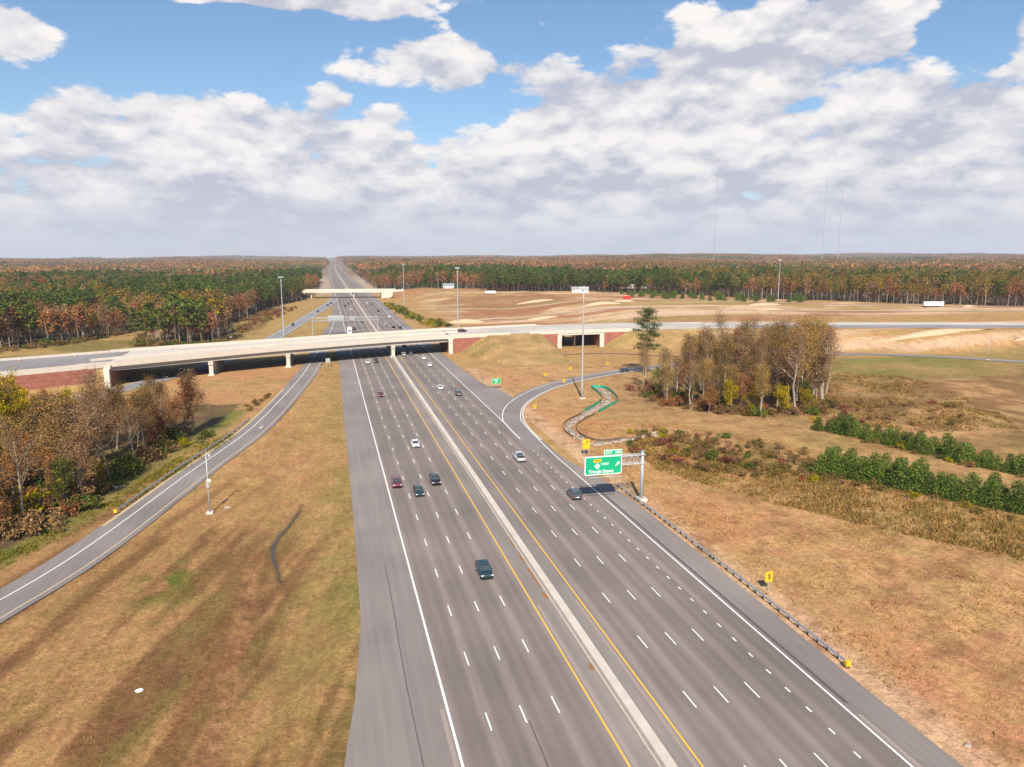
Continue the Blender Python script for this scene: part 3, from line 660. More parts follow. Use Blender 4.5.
# ------------------------------------------------------------------ vegetation kit
PAL = {   # bark colour, leaf colours (real leaf and needle colours)
 'tan':    [(.34,.20,.105),(.28,.16,.085),(.38,.245,.14),(.23,.155,.085)],
 'rust':   [(.34,.135,.065),(.28,.10,.055),(.37,.17,.085),(.23,.115,.065)],
 'red':    [(.25,.045,.03),(.19,.04,.03),(.30,.08,.045)],
 'orange': [(.42,.20,.07),(.36,.16,.06),(.45,.24,.10),(.29,.15,.07)],
 'yellow': [(.46,.28,.025),(.38,.23,.03),(.50,.33,.05),(.22,.18,.03)],
 'lime':   [(.26,.23,.02),(.34,.27,.02),(.16,.17,.02),(.40,.27,.03)],
 'olive':  [(.19,.14,.045),(.23,.16,.05),(.14,.11,.04),(.27,.175,.065)],
 'green':  [(.085,.115,.022),(.115,.14,.028),(.065,.095,.02),(.15,.155,.035)],
 'pine':   [(.070,.105,.030),(.095,.125,.036),(.055,.085,.028),(.125,.14,.042)],
 'youngpine': [(.085,.13,.028),(.125,.17,.035),(.06,.095,.025),(.17,.20,.05)],
 'brush':  [(.28,.165,.09),(.22,.13,.07),(.34,.20,.10),(.20,.15,.06)],
 'maroon': [(.22,.075,.06),(.17,.06,.05),(.27,.11,.08)],
}
def quads(C, size, pal, g, flat=0.0):
    n = len(C); a = g.normal(size=(n,3)); a[:,2] *= (1-flat); a /= np.linalg.norm(a, axis=1)[:,None]+1e-9
    b = g.normal(size=(n,3)); b[:,2] *= (1-flat); b -= a*(a*b).sum(1)[:,None]; b /= np.linalg.norm(b, axis=1)[:,None]+1e-9
    s = (size*g.uniform(.55,1.35,n))[:,None]; t = s*g.uniform(.5,.9,n)[:,None]
    V = np.stack([C-a*s*.5, C-b*t*.5+a*s*.08, C+a*s*.5, C+b*t*.5+a*s*.08], 1).reshape(-1,3)
    F = np.arange(4*n).reshape(-1,4); P = np.array(pal)[g.integers(0, len(pal), n)]*g.uniform(.75,1.25,n)[:,None]
    return V, F, np.repeat(P, 4, 0)
def tubes(L, c, g):
    Vs, Fs, Cs, o = [], [], [], 0
    for pts, rad, k in L:
        P = np.array(pts, float); m = len(P); d = np.gradient(P, axis=0); d /= np.linalg.norm(d, axis=1)[:,None]+1e-9
        ref = np.where(np.abs(d[:,2:3]) < .9, [[0,0,1.]], [[1.,0,0]]); u = np.cross(d, ref); u /= np.linalg.norm(u, axis=1)[:,None]+1e-9; w = np.cross(d, u)
        th = np.arange(k)*2*math.pi/k; r = np.array(rad)[:,None,None]
        V = P[:,None]+r*(u[:,None]*np.cos(th)[None,:,None]+w[:,None]*np.sin(th)[None,:,None])
        i = np.arange(m-1)[:,None]*k+np.arange(k)[None]; j = np.arange(m-1)[:,None]*k+(np.arange(k)[None]+1) % k
        Fs.append(np.stack([i,j,j+k,i+k],-1).reshape(-1,4)+o); Vs.append(V.reshape(-1,3)); o += m*k
        Cs.append(np.ones((m*k,3))*np.array(c)*g.uniform(.8,1.2))
    return np.concatenate(Vs), np.concatenate(Fs), np.concatenate(Cs)
def gen_broad(h, seed, pal, n_leaf, leaf, spread=.22, low=.35, bark=(.27,.22,.17), twigs=5, limbs=14, fork=False):
    g = np.random.default_rng(seed); L = []; tips = []
    r0 = h*.0125+.04; lean = g.normal(0,.03,2)
    ts = np.linspace(0, 1, 7); wob = np.cumsum(g.normal(0,.012,(7,2)), 0)*h
    T = np.stack([lean[0]*ts*h+wob[:,0], lean[1]*ts*h+wob[:,1], ts*h*.93-.25], 1); T[0,:2] = 0
    L.append((T, r0*(1-.88*ts), 5))
    at = lambda t: np.array([np.interp(t, ts, T[:,k]) for k in range(3)])
    for i in range(limbs):
        t = low+(.96-low)*(i+.5*g.random())/limbs; az = i*2.4+g.normal(0,.4); el = g.uniform(.5,1.1)
        ln = h*spread*g.uniform(.7,1.25)*(1.25-.75*((t-low)/(1-low))**1.5)
        d = np.array([math.cos(az)*math.cos(el), math.sin(az)*math.cos(el), math.sin(el)]); p0 = at(t)
        q = np.linspace(0,1,4)[:,None]; P = p0+d*ln*q+np.array([0,0,.22*ln])*q**2+g.normal(0,.03*ln,(4,3))*q
        rr = r0*(1-.85*t)*.55; L.append((P, rr*(1-.8*q[:,0])+.008, 3)); tips += [P[2], P[3]]
        for k in range(twigs):
            s = g.uniform(.25,1); b0 = P[0]+(P[3]-P[0])*s; dd = d+g.normal(0,.6,3); dd[2] += .35; dd /= np.linalg.norm(dd); l2 = ln*g.uniform(.25,.5)
            Q = np.stack([b0, b0+dd*l2*.5+g.normal(0,.05*l2,3), b0+dd*l2+np.array([0,0,.15*l2])]); L.append((Q, [rr*.35+.008,.018,.008], 3)); tips += [Q[1], Q[2]]
    tips = np.array(tips); c = tips[g.integers(0, len(tips), n_leaf)]+g.normal(0, .038*h*1.0, (n_leaf,3))
    # leave gaps: leaves keep to clumps
    V, F, C = quads(c, leaf, pal, g)
    cl = np.repeat(.8+.4*vnoise(c[:,0]/1.7+seed, c[:,2]/1.7+3), 4)[:,None]
    return tubes(L, bark, g), (V, F, C*cl)
def gen_pine(h, seed, pal, n_clump, per, leaf, low=.5, spread=.15, bark=(.20,.135,.09)):
    g = np.random.default_rng(seed); L = []; r0 = h*.010+.05; ts = np.linspace(0,1,6); lean = g.normal(0,.012,2)
    T = np.stack([lean[0]*ts*h, lean[1]*ts*h, ts*h-.25], 1); L.append((T, r0*(1-.85*ts), 5)); cs = []
    for i in range(n_clump):
        t = low+(1-low)*((i+g.random()*.7)/n_clump); az = i*2.4+g.normal(0,.5); u = (t-low)/(1-low)
        prof = math.sin(math.pi*min(1, .18+.80*u))**.7; ln = h*spread*g.uniform(.45,1.25)*prof+.25
        p0 = np.array([lean[0]*t*h, lean[1]*t*h, t*h-.3]); tip = p0+np.array([math.cos(az)*ln, math.sin(az)*ln, ln*g.uniform(-.05,.35)])
        L.append((np.stack([p0, (p0+tip)/2+[0,0,-.04*ln], tip]), [r0*.28*(1.1-t)+.012,.02,.01], 3))
        for s in (.55, .85, 1.05):
            c = p0+(tip-p0)*s; k = int(per*(.4+s*.4)); cs.append(c+g.normal(0,1,(k,3))*np.array([.042*h,.042*h,.018*h])*g.uniform(.6,1.1))
    c = np.concatenate(cs); V, F, C = quads(c, leaf, pal, g, .3)
    return tubes(L, bark, g), (V, F, C)
def gen_bush(h, w, seed, pal, n, leaf, cone=0.0):
    g = np.random.default_rng(seed); u = g.random(n)
    nb = 9; bc = g.normal(0,1,(nb,3))*np.array([w*.26,w*.26,h*.16]); bc[:,2] += h*.5; bw = g.uniform(.5,1,nb)
    if cone:
        z = h*(1-np.sqrt(1-u*.97))**.9; r = w*.5*(1-(z/h)**1.35)**.8*np.sqrt(g.random(n))*g.uniform(.85,1.15,n); a = g.uniform(0,2*math.pi,n)
        r *= .62+.6*vnoise(a*1.9+seed*3, z/h*7)
        c = np.stack([np.cos(a)*r, np.sin(a)*r, z+.1], 1)
    else:
        k = g.integers(0, nb, n); c = bc[k]+g.normal(0,1,(n,3))*np.array([w*.15,w*.15,h*.17])*bw[k][:,None]; c[:,2] = np.abs(c[:,2])*1.0+.03
    V, F, C = quads(c, leaf, pal, g)
    L = []
    for i in range(5):
        a = g.uniform(0,6.28); t = np.array([math.cos(a)*w*.3, math.sin(a)*w*.3, h*.75]); L.append((np.stack([np.array([0,0,-.15]), t*.5+g.normal(0,.05,3), t]), [.05,.03,.012], 3))
    if cone: L.append((np.array([[0,0,-.2],[0,0,h*.5],[0,0,h]]), [.08,.05,.015], 4))
    return tubes(L, (.16,.11,.075), g), (V, F, C)
PROTO = {}
def proto(key, trunk, crown, crown_mat):
    tm = mesh_np(key+'_trunk', *trunk); tm.materials.append(M['bark']); cm = mesh_np(key+'_crown', *crown); cm.materials.append(M[crown_mat])
    PROTO[key] = (tm, cm, trunk, crown)
def plant(key, name, label, cat, x, y, s=1.0, group=None, rz=None, z=None, sz=None):
    tm, cm = PROTO[key][:2]
    o = thing(name, label, cat, (x, y, float(hgt(x, y))-.08 if z is None else z), random.uniform(0,6.28) if rz is None else rz, group)
    o.scale = (s*random.uniform(.85,1.18), s*random.uniform(.85,1.18), s*(sz or random.uniform(.85,1.12))) if sz is None else (s, s, s*sz)
    bush = name.endswith('shrub') or name.endswith('bush') or name == 'young_pine'
    mobj('stem' if bush else 'trunk', tm, None, o); mobj('foliage' if bush else 'crown', cm, None, o)
    return o
# near trees (fine) and wood-edge trees (coarser)
for i in range(3):
    proto(f'bare{i}', *gen_broad(19, 100+i, PAL['tan']+PAL['brush'], 2600, .28, .20, .38, (.36,.30,.235), 8, 17), 'leaf')
    proto(f'tan{i}', *gen_broad(18, 110+i, PAL['tan']+PAL['brush']+PAL['orange'][3:], 5600, .33, .19, .28, (.27,.215,.16), 6, 16), 'leaf')
    proto(f'rust{i}', *gen_broad(17, 120+i, PAL['rust']+PAL['tan'][:3], 4800, .32, .18, .33, (.30,.24,.19), 6, 15), 'leaf')
    proto(f'olive{i}', *gen_broad(20, 150+i, PAL['olive']+PAL['tan'][:2]+PAL['orange'][:1], 5600, .33, .19, .34, (.36,.31,.26), 6, 16), 'leaf')
for i in range(2):
    proto(f'orange{i}', *gen_broad(14, 130+i, PAL['orange']+PAL['tan'][:1], 4600, .32, .21, .25, (.26,.2,.15), 5, 14), 'leaf')
    proto(f'yellow{i}', *gen_broad(11, 140+i, PAL['yellow']+PAL['lime'], 4200, .30, .26, .2, (.22,.17,.12), 5, 14), 'leaf')
    proto(f'red{i}', *gen_broad(12, 160+i, PAL['red']+PAL['rust'][:2], 1300, .32, .18, .25, (.27,.2,.16), 5, 13), 'leaf')
    proto(f'green{i}', *gen_broad(12, 170+i, PAL['green']+PAL['olive'][:1], 2600, .36, .27, .12, (.2,.16,.12), 4, 14), 'leaf')
    proto(f'pine{i}', *gen_pine(22, 180+i, PAL['pine'], 44, 22, .42), 'needle')
    proto(f'maroon{i}', *gen_broad(9, 190+i, PAL['maroon'], 1200, .30, .26, .1, (.2,.14,.11), 5, 12), 'leaf')
proto('lonepine', *gen_pine(25, 301, PAL['pine'], 30, 120, .40, .40, .150), 'needle')
for i in range(4): proto(f'youngpine{i}', *gen_bush(6.0, 5.0, 400+i, PAL['youngpine'], 1900, .30, 1), 'needle')
for nm, n in (('green',700),('olive',700),('brush',650),('yellow',500),('maroon',600),('rust',500),('lime',700)):
    for i in range(2): proto(f'bush_{nm}{i}', *gen_bush(2.0, 2.8, 420+i*7+len(nm)*3, PAL[nm], n, .26), 'leaf')
for i in range(3):
    proto(f'slim{i}', *gen_broad(22, 610+i, PAL['olive']+PAL['tan'][:2]+PAL['yellow'][:1]+PAL['brush'][:1], 4200, .31, .125, .36, (.36,.31,.26), 6, 18), 'leaf')
    proto(f'slimbare{i}', *gen_broad(22, 620+i, PAL['tan'][:2]+PAL['brush']+PAL['maroon'][:1], 2600, .27, .12, .36, (.40,.34,.28), 8, 20), 'leaf')
# coarse trees for the edge of the distant woods
for i in range(2):
    proto(f'e_pine{i}', *gen_pine(21, 500+i, PAL['pine']+PAL['green'], 26, 11, 1.05, .42, .17), 'needle')
    proto(f'e_tan{i}', *gen_broad(18, 510+i, PAL['tan']+PAL['brush'][:2], 320, .95, .19, .32, (.34,.28,.22), 2, 11), 'leaf')
    proto(f'e_rust{i}', *gen_broad(17, 520+i, PAL['rust']+PAL['tan'][:1], 360, .95, .19, .30, (.30,.24,.19), 2, 11), 'leaf')
    proto(f'e_olive{i}', *gen_broad(20, 530+i, PAL['olive']+PAL['green'][:1]+PAL['yellow'][:1], 360, .95, .17, .42, (.36,.31,.26), 2, 11), 'leaf')
    proto(f'e_orange{i}', *gen_broad(16, 540+i, PAL['orange']+PAL['rust'][:1], 340, .95, .2, .3, (.28,.22,.17), 2, 11), 'leaf')

def scatter(poly, n, dmin, seed):
    g = np.random.default_rng(seed); P = np.array(poly); lo, hi = P.min(0), P.max(0); out = []
    def inside(x, y):
        c = False; j = len(P)-1
        for i in range(len(P)):
            if (P[i][1] > y) != (P[j][1] > y) and x < (P[j][0]-P[i][0])*(y-P[i][1])/(P[j][1]-P[i][1])+P[i][0]: c = not c
            j = i
        return c
    for k in range(n*60):
        p = g.uniform(lo, hi)
        if inside(*p) and all((p[0]-q[0])**2+(p[1]-q[1])**2 > dmin**2 for q in out): out.append((float(p[0]), float(p[1])))
        if len(out) >= n: break
    return out

# ---- wood beside the left ramp
G = 'trees of the wood left of the ramp'
LB = {'bare':'bare pale-trunked tree with few leaves in the wood left of the ramp','tan':'brown-leaved tree in the wood left of the ramp','rust':'rust-leaved tree in the wood left of the ramp',
      'olive':'tall olive-leaved tree in the wood left of the ramp','orange':'orange-leaved tree in the wood left of the ramp','red':'slim dark red tree in the wood left of the ramp','green':'dark green broad tree in the wood left of the ramp','lime':'yellow-green tree at the left edge of the picture below the red wall'}
def pt(kind, x, y, s=1.0, label=None, group=G):
    n = {'bare':3,'tan':3,'rust':3,'olive':3,'slim':3,'slimbare':3}.get(kind, 2); key = kind if kind != 'lime' else 'yellow'
    nm = {'bare':'bare_tree','tan':'oak_tree','rust':'oak_tree','olive':'poplar_tree','orange':'maple_tree','red':'red_tree','green':'green_tree','lime':'maple_tree','pine':'pine_tree','yellow':'yellow_tree','maroon':'red_tree','slim':'poplar_tree','slimbare':'bare_tree'}[kind]
    return plant(f'{key}{random.randrange(n)}', nm, label or LB[kind], 'tree', x, y, s, group)
wl_poly = [(-62,116),(-52,132),(-46,148),(-44,165),(-41,182),(-38,196),(-40,206),(-54,214),(-75,224),(-110,226),(-120,180),(-110,130),(-80,112)]
for (x, y) in scatter(wl_poly, 150, 3.2, 11):
    d = x+46
    kind = random.choices(['bare','tan','rust','orange','olive','green'], [1.6,3,3.4,3.4,1.6,1.0 if y > 150 else 2.6])[0]
    if x < -64 and y > 160: kind = random.choices(['lime','orange','tan'], [5,2,1])[0]
    pt(kind, x, y, random.uniform(.72,1.0)*(1.6 if kind == 'lime' else 1)*(.8 if y > 195 else 1))
for (x, y) in scatter(wl_poly, 60, 4.4, 14):
    kind = random.choices(['tan','rust','orange','green'], [4,4,1,1])[0]
    pt(kind, x, y, random.uniform(.38,.62), {'tan':'small brown understorey tree in the wood left of the ramp','rust':'small rusty understorey tree in the wood left of the ramp','orange':'small orange understorey tree in the wood left of the ramp','green':'small green understorey tree in the wood left of the ramp'}[kind], 'understorey trees of the left wood')
for x, y, s in ((-52,139,1.0),(-47,153,1.05),(-44.5,163,.95),(-42.5,176,.85),(-50,160,1.0),(-56,133,.9)): pt('bare', x, y, s)
for x, y, s, k in ((-41,190,.95,'red'),(-36.5,203,1.05,'red'),(-39,197,.8,'rust'),(-35.5,206,.85,'tan')): pt(k, x, y, s)
plant('yellow0', 'yellow_shrub', 'bright yellow-orange shrub at the edge of the wood beside the left ramp', 'shrub', -46.0, 160, .52)
for i, (x, y, s, k, lb) in enumerate([(-39,186,1.6,'bush_green0','dark green rounded shrub at the right end of the left wood'),(-34.5,192,1.3,'bush_lime0','yellow-green shrub between left guardrail and wood'),(-31.5,200,1.25,'bush_green1','bright green shrub nearest the bridge end of the left guardrail'),
      (-57,136,2.4,'bush_green0','large dark green shrub among trunks at the left picture edge'),(-61,127,2.2,'bush_olive0','large olive shrub at the lower left of the wood'),(-38,203,1.7,'bush_brush0','dark brown thicket shrub behind the red trees')]):
    plant(k, 'shrub', lb, 'shrub', x, y, s)
for (x, y) in scatter([(-64,112),(-48,136),(-42,160),(-38,184),(-36,196),(-41,196),(-46,165),(-62,160),(-80,140)], 110, 1.9, 12):
    plant(f'bush_{random.choice(["brush","brush","olive","green","rust","lime"])}{random.randrange(2)}', 'undergrowth_shrub', 'undergrowth shrub along the front of the left wood', 'shrub', x, y, random.uniform(.8,2.3), 'undergrowth of the left wood')
for (x, y) in scatter([(-27,217),(-22,240),(-19.5,258),(-22,258),(-26,238)], 9, 2.0, 13):
    plant('bush_olive%d' % random.randrange(2), 'shrub', 'low olive shrub in the row beside the ramp below the bridge', 'shrub', x, y, random.uniform(.5,.8), 'shrub row below the bridge')

# ---- wood in the loop of the right ramp
G2 = 'trees of the wood inside the right ramp'
plant('lonepine', 'pine_tree', 'tall lone pine at the left end of the right wood', 'tree', 119, 266, 1.04, sz=1.0)
wr_poly = [(103,236),(103,216),(107,198),(114,186),(126,182),(142,190),(158,206),(174,226),(180,248),(172,256),(150,254),(130,252),(116,250)]
LB2 = {k: v.replace('in the wood left of the ramp', 'in the wood inside the right ramp') for k, v in LB.items()}
LB2['slim'] = 'slender olive-leaved tree in the wood inside the right ramp'; LB2['slimbare'] = 'slender half-bare tree in the wood inside the right ramp'
for (x, y) in scatter(wr_poly, 84, 4.2, 21):
    kind = random.choices(['tan','slimbare','slim','orange','rust'], [1.8,6,4,.8,1.2])[0]
    pt(kind, x-3, y-2, random.uniform(.9,1.15)*(1 if x > 124 else .66), LB2[kind], G2)
for x, y, s in ((158,221,1.25),(161,219,1.28),(165,224,1.2),(155,215,1.2),(168,230,1.25)): pt('slim', x-4, y-3, s, 'tall pale-trunked olive tree at the right end of the right wood', 'pale trunked trees at the right end')
for x, y, s, k in ((145,207,1.3,'red'),(141,201,1.35,'red'),(150,212,1.4,'maroon')): pt(k, x, y, s, 'dark red tree among the pale trunks of the right wood', 'red trees of the right wood')
for x, y, s, k in ((112,192,.85,'yellow'),(117,187,.8,'yellow'),(124,183,.85,'yellow'),(130,181,.7,'yellow'),(121,194,.95,'orange'),(115,200,.75,'green'),(108,208,.75,'green'),(133,187,.7,'green'),(105,222,.8,'green'),(110,198,.6,'orange')):
    pt(k, x, y, s, {'yellow':'golden-leaved small tree along the front of the right wood','orange':'small orange tree in the middle front of the right wood','green':'low dark green tree along the front of the right wood'}[k], 'small trees fronting the right wood')
for (x, y) in scatter([(98,240),(99,216),(104,198),(112,184),(126,177),(146,186),(152,198),(132,190),(118,196),(110,212),(108,240)], 52, 2.4, 22):
    plant(f'bush_{random.choice(["brush","brush","olive","green","rust","maroon"])}{random.randrange(2)}', 'undergrowth_shrub', 'undergrowth shrub along the foot of the right wood', 'shrub', x, y, random.uniform(.9,1.9), 'undergrowth of the right wood')
plant('bush_yellow0', 'shrub', 'round pale yellow shrub right of the right wood', 'shrub', 124.5, 169, 1.15)
plant('bush_green1', 'shrub', 'large bright green shrub between the yellow shrub and the pine rows', 'shrub', 124, 158, 1.6)
for (x, y) in scatter([(132,178),(160,200),(178,190),(170,165),(150,150),(130,160)], 34, 3.5, 23):
    plant(f'bush_{random.choice(["brush","maroon","brush","olive"])}{random.randrange(2)}', 'brush_shrub', 'low brown brush in the hollow behind the pine rows', 'shrub', x, y, random.uniform(.5,1.1), 'brush in the hollow')

# ---- rows of young pines and the thicket on the right slope
def along(pts, n, jit, seed):
    g = np.random.default_rng(seed); P = np.array(pts, float); d = np.concatenate([[0], np.cumsum(np.hypot(*np.diff(P, axis=0).T))])
    return [(float(np.interp(t, d, P[:,0])+g.normal(0,jit)), float(np.interp(t, d, P[:,1])+g.normal(0,jit))) for t in np.linspace(0, d[-1], n)]
for off, n, sd_ in ((0,30,31),(2.6,28,32),(5.0,24,33)):
    for (x, y) in along([(95+off,126+off*.7),(98+off,121.5+off*.7),(105+off,111+off*.7),(113+off,97+off*.7),(123+off,80+off*.7)], n, .6, sd_):
        plant(f'youngpine{random.randrange(4)}', 'young_pine', 'bushy young pine in the nearer row on the right slope', 'tree', x, y, random.choice([.5,.6,.7,.8,.9,1.0])*random.uniform(.85,1.1), 'nearer row of young pines')
for off, n, sd_ in ((0,34,34),(2.6,30,35)):
    for (x, y) in along([(118+off,160+off*.7),(121+off,152+off*.7),(125+off,138+off*.7),(129+off,126+off*.7),(133+off,112+off*.7),(139+off,96+off*.7)], n, .6, sd_):
        plant(f'youngpine{random.randrange(4)}', 'young_pine', 'bushy young pine in the farther row beyond the track', 'tree', x, y, random.choice([.45,.55,.7,.8,.9])*random.uniform(.85,1.1), 'farther row of young pines')
for (x, y) in scatter([(68,158),(74,178),(84,176),(93,160),(101,140),(96,122),(88,122),(78,136),(70,148)], 120, 1.5, 36):
    plant(f'bush_{random.choices(["brush","olive","maroon","lime","green","rust"], [6,6,.9,1.2,1.6,.5])[0]}{random.randrange(2)}', 'thicket_shrub', 'weedy shrub in the thicket behind the sign', 'shrub', x, y, random.uniform(.5,1.05), 'thicket behind the sign')
for (x, y) in along([(90,128),(97,118),(104,106),(112,92),(121,76)], 22, 1.3, 44)+along([(121,146),(126,132),(131,118),(137,100)], 16, 1.3, 45):
    plant(f'bush_{random.choice(["brush","olive","lime","olive"])}{random.randrange(2)}', 'weedy_shrub', 'weedy shrub growing ragged along the pine rows', 'shrub', x, y, random.uniform(.4,.9), 'weedy shrubs along the pine rows')
plant('maroon0', 'red_shrub', 'dark red shrub standing out of the thicket on the right slope', 'shrub', 86, 147, .42)
for (x, y) in scatter([(50,720),(56,600),(58,530),(66,480),(84,470),(72,520),(64,600),(58,720)], 40, 4.5, 37):
    plant('bush_lime%d' % random.randrange(2) if random.random() < .4 else 'bush_green%d' % random.randrange(2), 'roadside_shrub', 'green roadside shrub right of the motorway beyond the bridge', 'shrub', x, y, random.uniform(1.2,2.1), 'green shrubs beyond the bridge')
for (x, y) in scatter([(-170,400),(-152,404),(-134,428),(-112,488),(-117,488),(-140,430),(-158,410),(-176,406)], 30, 3.0, 38)+scatter([(-104,470),(-98,420),(-90,408),(-52,406),(-50,414),(-90,416),(-96,440)], 34, 2.8, 39):
    plant(f'bush_{random.choice(["green","olive","green","brush"])}{random.randrange(2)}', 'roadside_shrub', 'green shrub along the mown strip behind the left approach', 'shrub', x, y, random.uniform(1.1,2.0), 'shrubs along the mown strip')

for (x, y) in scatter([(-58,470),(-58,560),(-46,680),(-26,690),(-32,600),(-44,520),(-49,470)], 70, 4.0, 41):
    plant(f'bush_{random.choice(["brush","brush","olive","rust","maroon"])}{random.randrange(2)}', 'brush_shrub', 'brown brush between the left wood and the slip road', 'shrub', x, y, random.uniform(.8,1.6), 'brush beside the slip road')
# ---- distant woods: the front trees singly, the mass behind as one object each
def wood_points():
    g = np.random.default_rng(5); hd = R(13.807); st = 6.2; e = 1350
    xs = np.arange(-1150, 1350, st); ys = np.arange(100, e, st); X, Y = np.meshgrid(xs, ys); X = X+g.uniform(-2.4,2.4,X.shape); Y = Y+g.uniform(-2.4,2.4,Y.shape)
    X = X.ravel(); Y = Y.ravel(); r = np.hypot(X, Y); a = np.abs((np.arctan2(X, Y)-hd+math.pi) % (2*math.pi)-math.pi)
    k = (a < R(47))&(r < e); X, Y = X[k], Y[k]
    wl_ = wood_left(X, Y); wr_ = wood_right(X, Y)
    return X, Y, wl_, wr_
EK = ['e_pine0','e_pine1','e_tan0','e_tan1','e_rust0','e_rust1','e_olive0','e_olive1','e_orange0','e_orange1']
def edge_kind(X, Y, g, right):
    n = len(X); f = fbm(X/70+11, Y/70+4, 3); u = g.random(n); piney = np.clip(S(.49,.56,fbm(X/95+11, Y/95+4, 3))*.72+S(.52,.60,fbm(X/30+2, Y/30+7, 3))*.3+.03, 0, .9)
    if right: piney = np.clip(piney*.4+.62*((X > 170)&(X < 370)&(Y > 520)), 0, .88)
    k = np.where(u < piney, g.integers(0,2,n), 0); v = g.random(n); f2 = fbm(X/50+3, Y/50+9, 3)
    dec = np.where(v < .34, 2, np.where(v < .34+.38*S(.35,.6,f2)+.12, 4, np.where(v < .86, 6, 8)))+g.integers(0,2,n)
    if right: dec = np.where((X > 380)&(g.random(n) < .45), 6+g.integers(0,2,n), dec)
    return np.where(u < piney, k, dec)
def build_woods():
    X, Y, L_, R_ = wood_points(); g = np.random.default_rng(6)
    solo = np.zeros(len(X), bool)
    r = np.hypot(X, Y)
    il = np.where(L_)[0]; il = il[np.argsort(r[il])][:150]; solo[il] = True
    ln = np.interp(X, [60,72,127,179,244,290,330,392,429,502,640,900,1500], [1040,980,870,770,762,735,672,570,510,465,380,240,-100])
    ir = np.where(R_)[0]; vis = ir[np.abs(np.arctan2(X[ir], Y[ir])-R(13.807)) < R(37)]; ir = vis[np.argsort((Y-ln)[vis]+.02*r[vis])][:150]; solo[ir] = True
    nm = {'pine':('pine_tree','dark green pine'),'tan':('bare_tree','brown half-bare tree'),'rust':('oak_tree','rust-coloured tree'),'olive':('poplar_tree','olive-topped pale-trunked tree'),'orange':('maple_tree','orange tree')}
    for idx, rt_, where, grp in ((il, False, 'at the wood edge behind the left approach', 'front trees of the left wood behind the bridge'), (ir, True, 'in the tree line', 'front trees of the right tree line')):
        kk = edge_kind(X[idx], Y[idx], g, rt_)
        for i, k in zip(idx, kk):
            key = EK[k]; a, b = nm[key[2:-1]]
            xi = float(X[i]); yi = float(Y[i])
            if rt_: wh = where+(' just right of the motorway' if xi < 110 else ' beside the small white house' if xi < 190 else ' beside the white house behind the mast' if xi < 290 else ' behind the young pines' if xi < 385 else ' behind the white semi-trailer' if xi < 480 else ' at the far right')
            else: wh = where if yi < 470 and xi > -200 else ' at the far left edge of the left wood' if xi < -170 else 'of the left wood close to the slip road'
            plant(key, a, f'{b} {wh.strip()}', 'tree', float(X[i]), float(Y[i]), float(g.uniform(.7,1.15)*(.78+.45*fbm(X[i]/35, Y[i]/35)))*(.98 if rt_ else 1.08), grp)
    return X, Y, L_, R_, solo
def joined(key):
    (v1,f1,c1), (v2,f2,c2) = PROTO[key][2:]; me = mesh_np(key+'_tree', np.concatenate([v1,v2]), np.concatenate([f1,f2+len(v1)]), np.concatenate([c1,c2])); me.materials.append(M['leaf']); return me
def gn_scatter(name, pts, rot, scl, idx, meshes):
    """one object that repeats a few tree meshes over many points"""
    coll = bpy.data.collections.new(name+'_kinds')
    for i, me in enumerate(meshes):
        o = bpy.data.objects.new(f'{name}_kind_{i:02d}', me); coll.objects.link(o)
    me = bpy.data.meshes.new(name); me.vertices.add(len(pts)); me.vertices.foreach_set('co', np.asarray(pts, np.float32).ravel())
    for nm, ar, ty in (('rot', rot, 'FLOAT'), ('scl', scl, 'FLOAT'), ('idx', idx, 'INT')):
        at = me.attributes.new(nm, ty, 'POINT'); at.data.foreach_set('value', np.asarray(ar, np.float32 if ty == 'FLOAT' else np.int32))
    ob = mobj(name, me); ng = bpy.data.node_groups.new(name, 'GeometryNodeTree')
    ng.interface.new_socket('Geometry', in_out='INPUT', socket_type='NodeSocketGeometry'); ng.interface.new_socket('Geometry', in_out='OUTPUT', socket_type='NodeSocketGeometry')
    gi = ng.nodes.new('NodeGroupInput'); go = ng.nodes.new('NodeGroupOutput'); ip = ng.nodes.new('GeometryNodeInstanceOnPoints'); ci = ng.nodes.new('GeometryNodeCollectionInfo')
    ci.inputs['Collection'].default_value = coll; ci.inputs['Separate Children'].default_value = True; ci.inputs['Reset Children'].default_value = True
    def at(n, t): q = ng.nodes.new('GeometryNodeInputNamedAttribute'); q.data_type = t; q.inputs['Name'].default_value = n; return q.outputs['Attribute']
    cx = ng.nodes.new('ShaderNodeCombineXYZ'); ng.links.new(at('rot','FLOAT'), cx.inputs[2])
    ng.links.new(gi.outputs[0], ip.inputs['Points']); ng.links.new(ci.outputs[0], ip.inputs['Instance']); ip.inputs['Pick Instance'].default_value = True
    ng.links.new(at('idx','INT'), ip.inputs['Instance Index']); ng.links.new(cx.outputs[0], ip.inputs['Rotation']); ng.links.new(at('scl','FLOAT'), ip.inputs['Scale'])
    ng.links.new(ip.outputs[0], go.inputs[0])
    md = ob.modifiers.new('scatter', 'NODES'); md.node_group = ng
    return ob
X, Y, L_, R_, solo = build_woods()
g = np.random.default_rng(8); ek = [joined(k) for k in EK]
for nm, mk, rt_, lb in (('left_wood', L_, False, 'mixed autumn wood spreading to the horizon on the left'), ('right_wood', R_, True, 'mixed autumn wood behind the right tree line')):
    k = mk & ~solo; x, y = X[k], Y[k]; idx = edge_kind(x, y, g, rt_)
    ob = gn_scatter(nm, np.stack([x, y, hgt(x, y)-.1], 1), g.uniform(0,6.28,len(x)), g.uniform(.65,1.1,len(x))*(.68+.7*fbm(x/45+3, y/45))*(.92 if rt_ else 1), idx, ek)
    tag(ob, lb, 'wood', None, 'stuff')
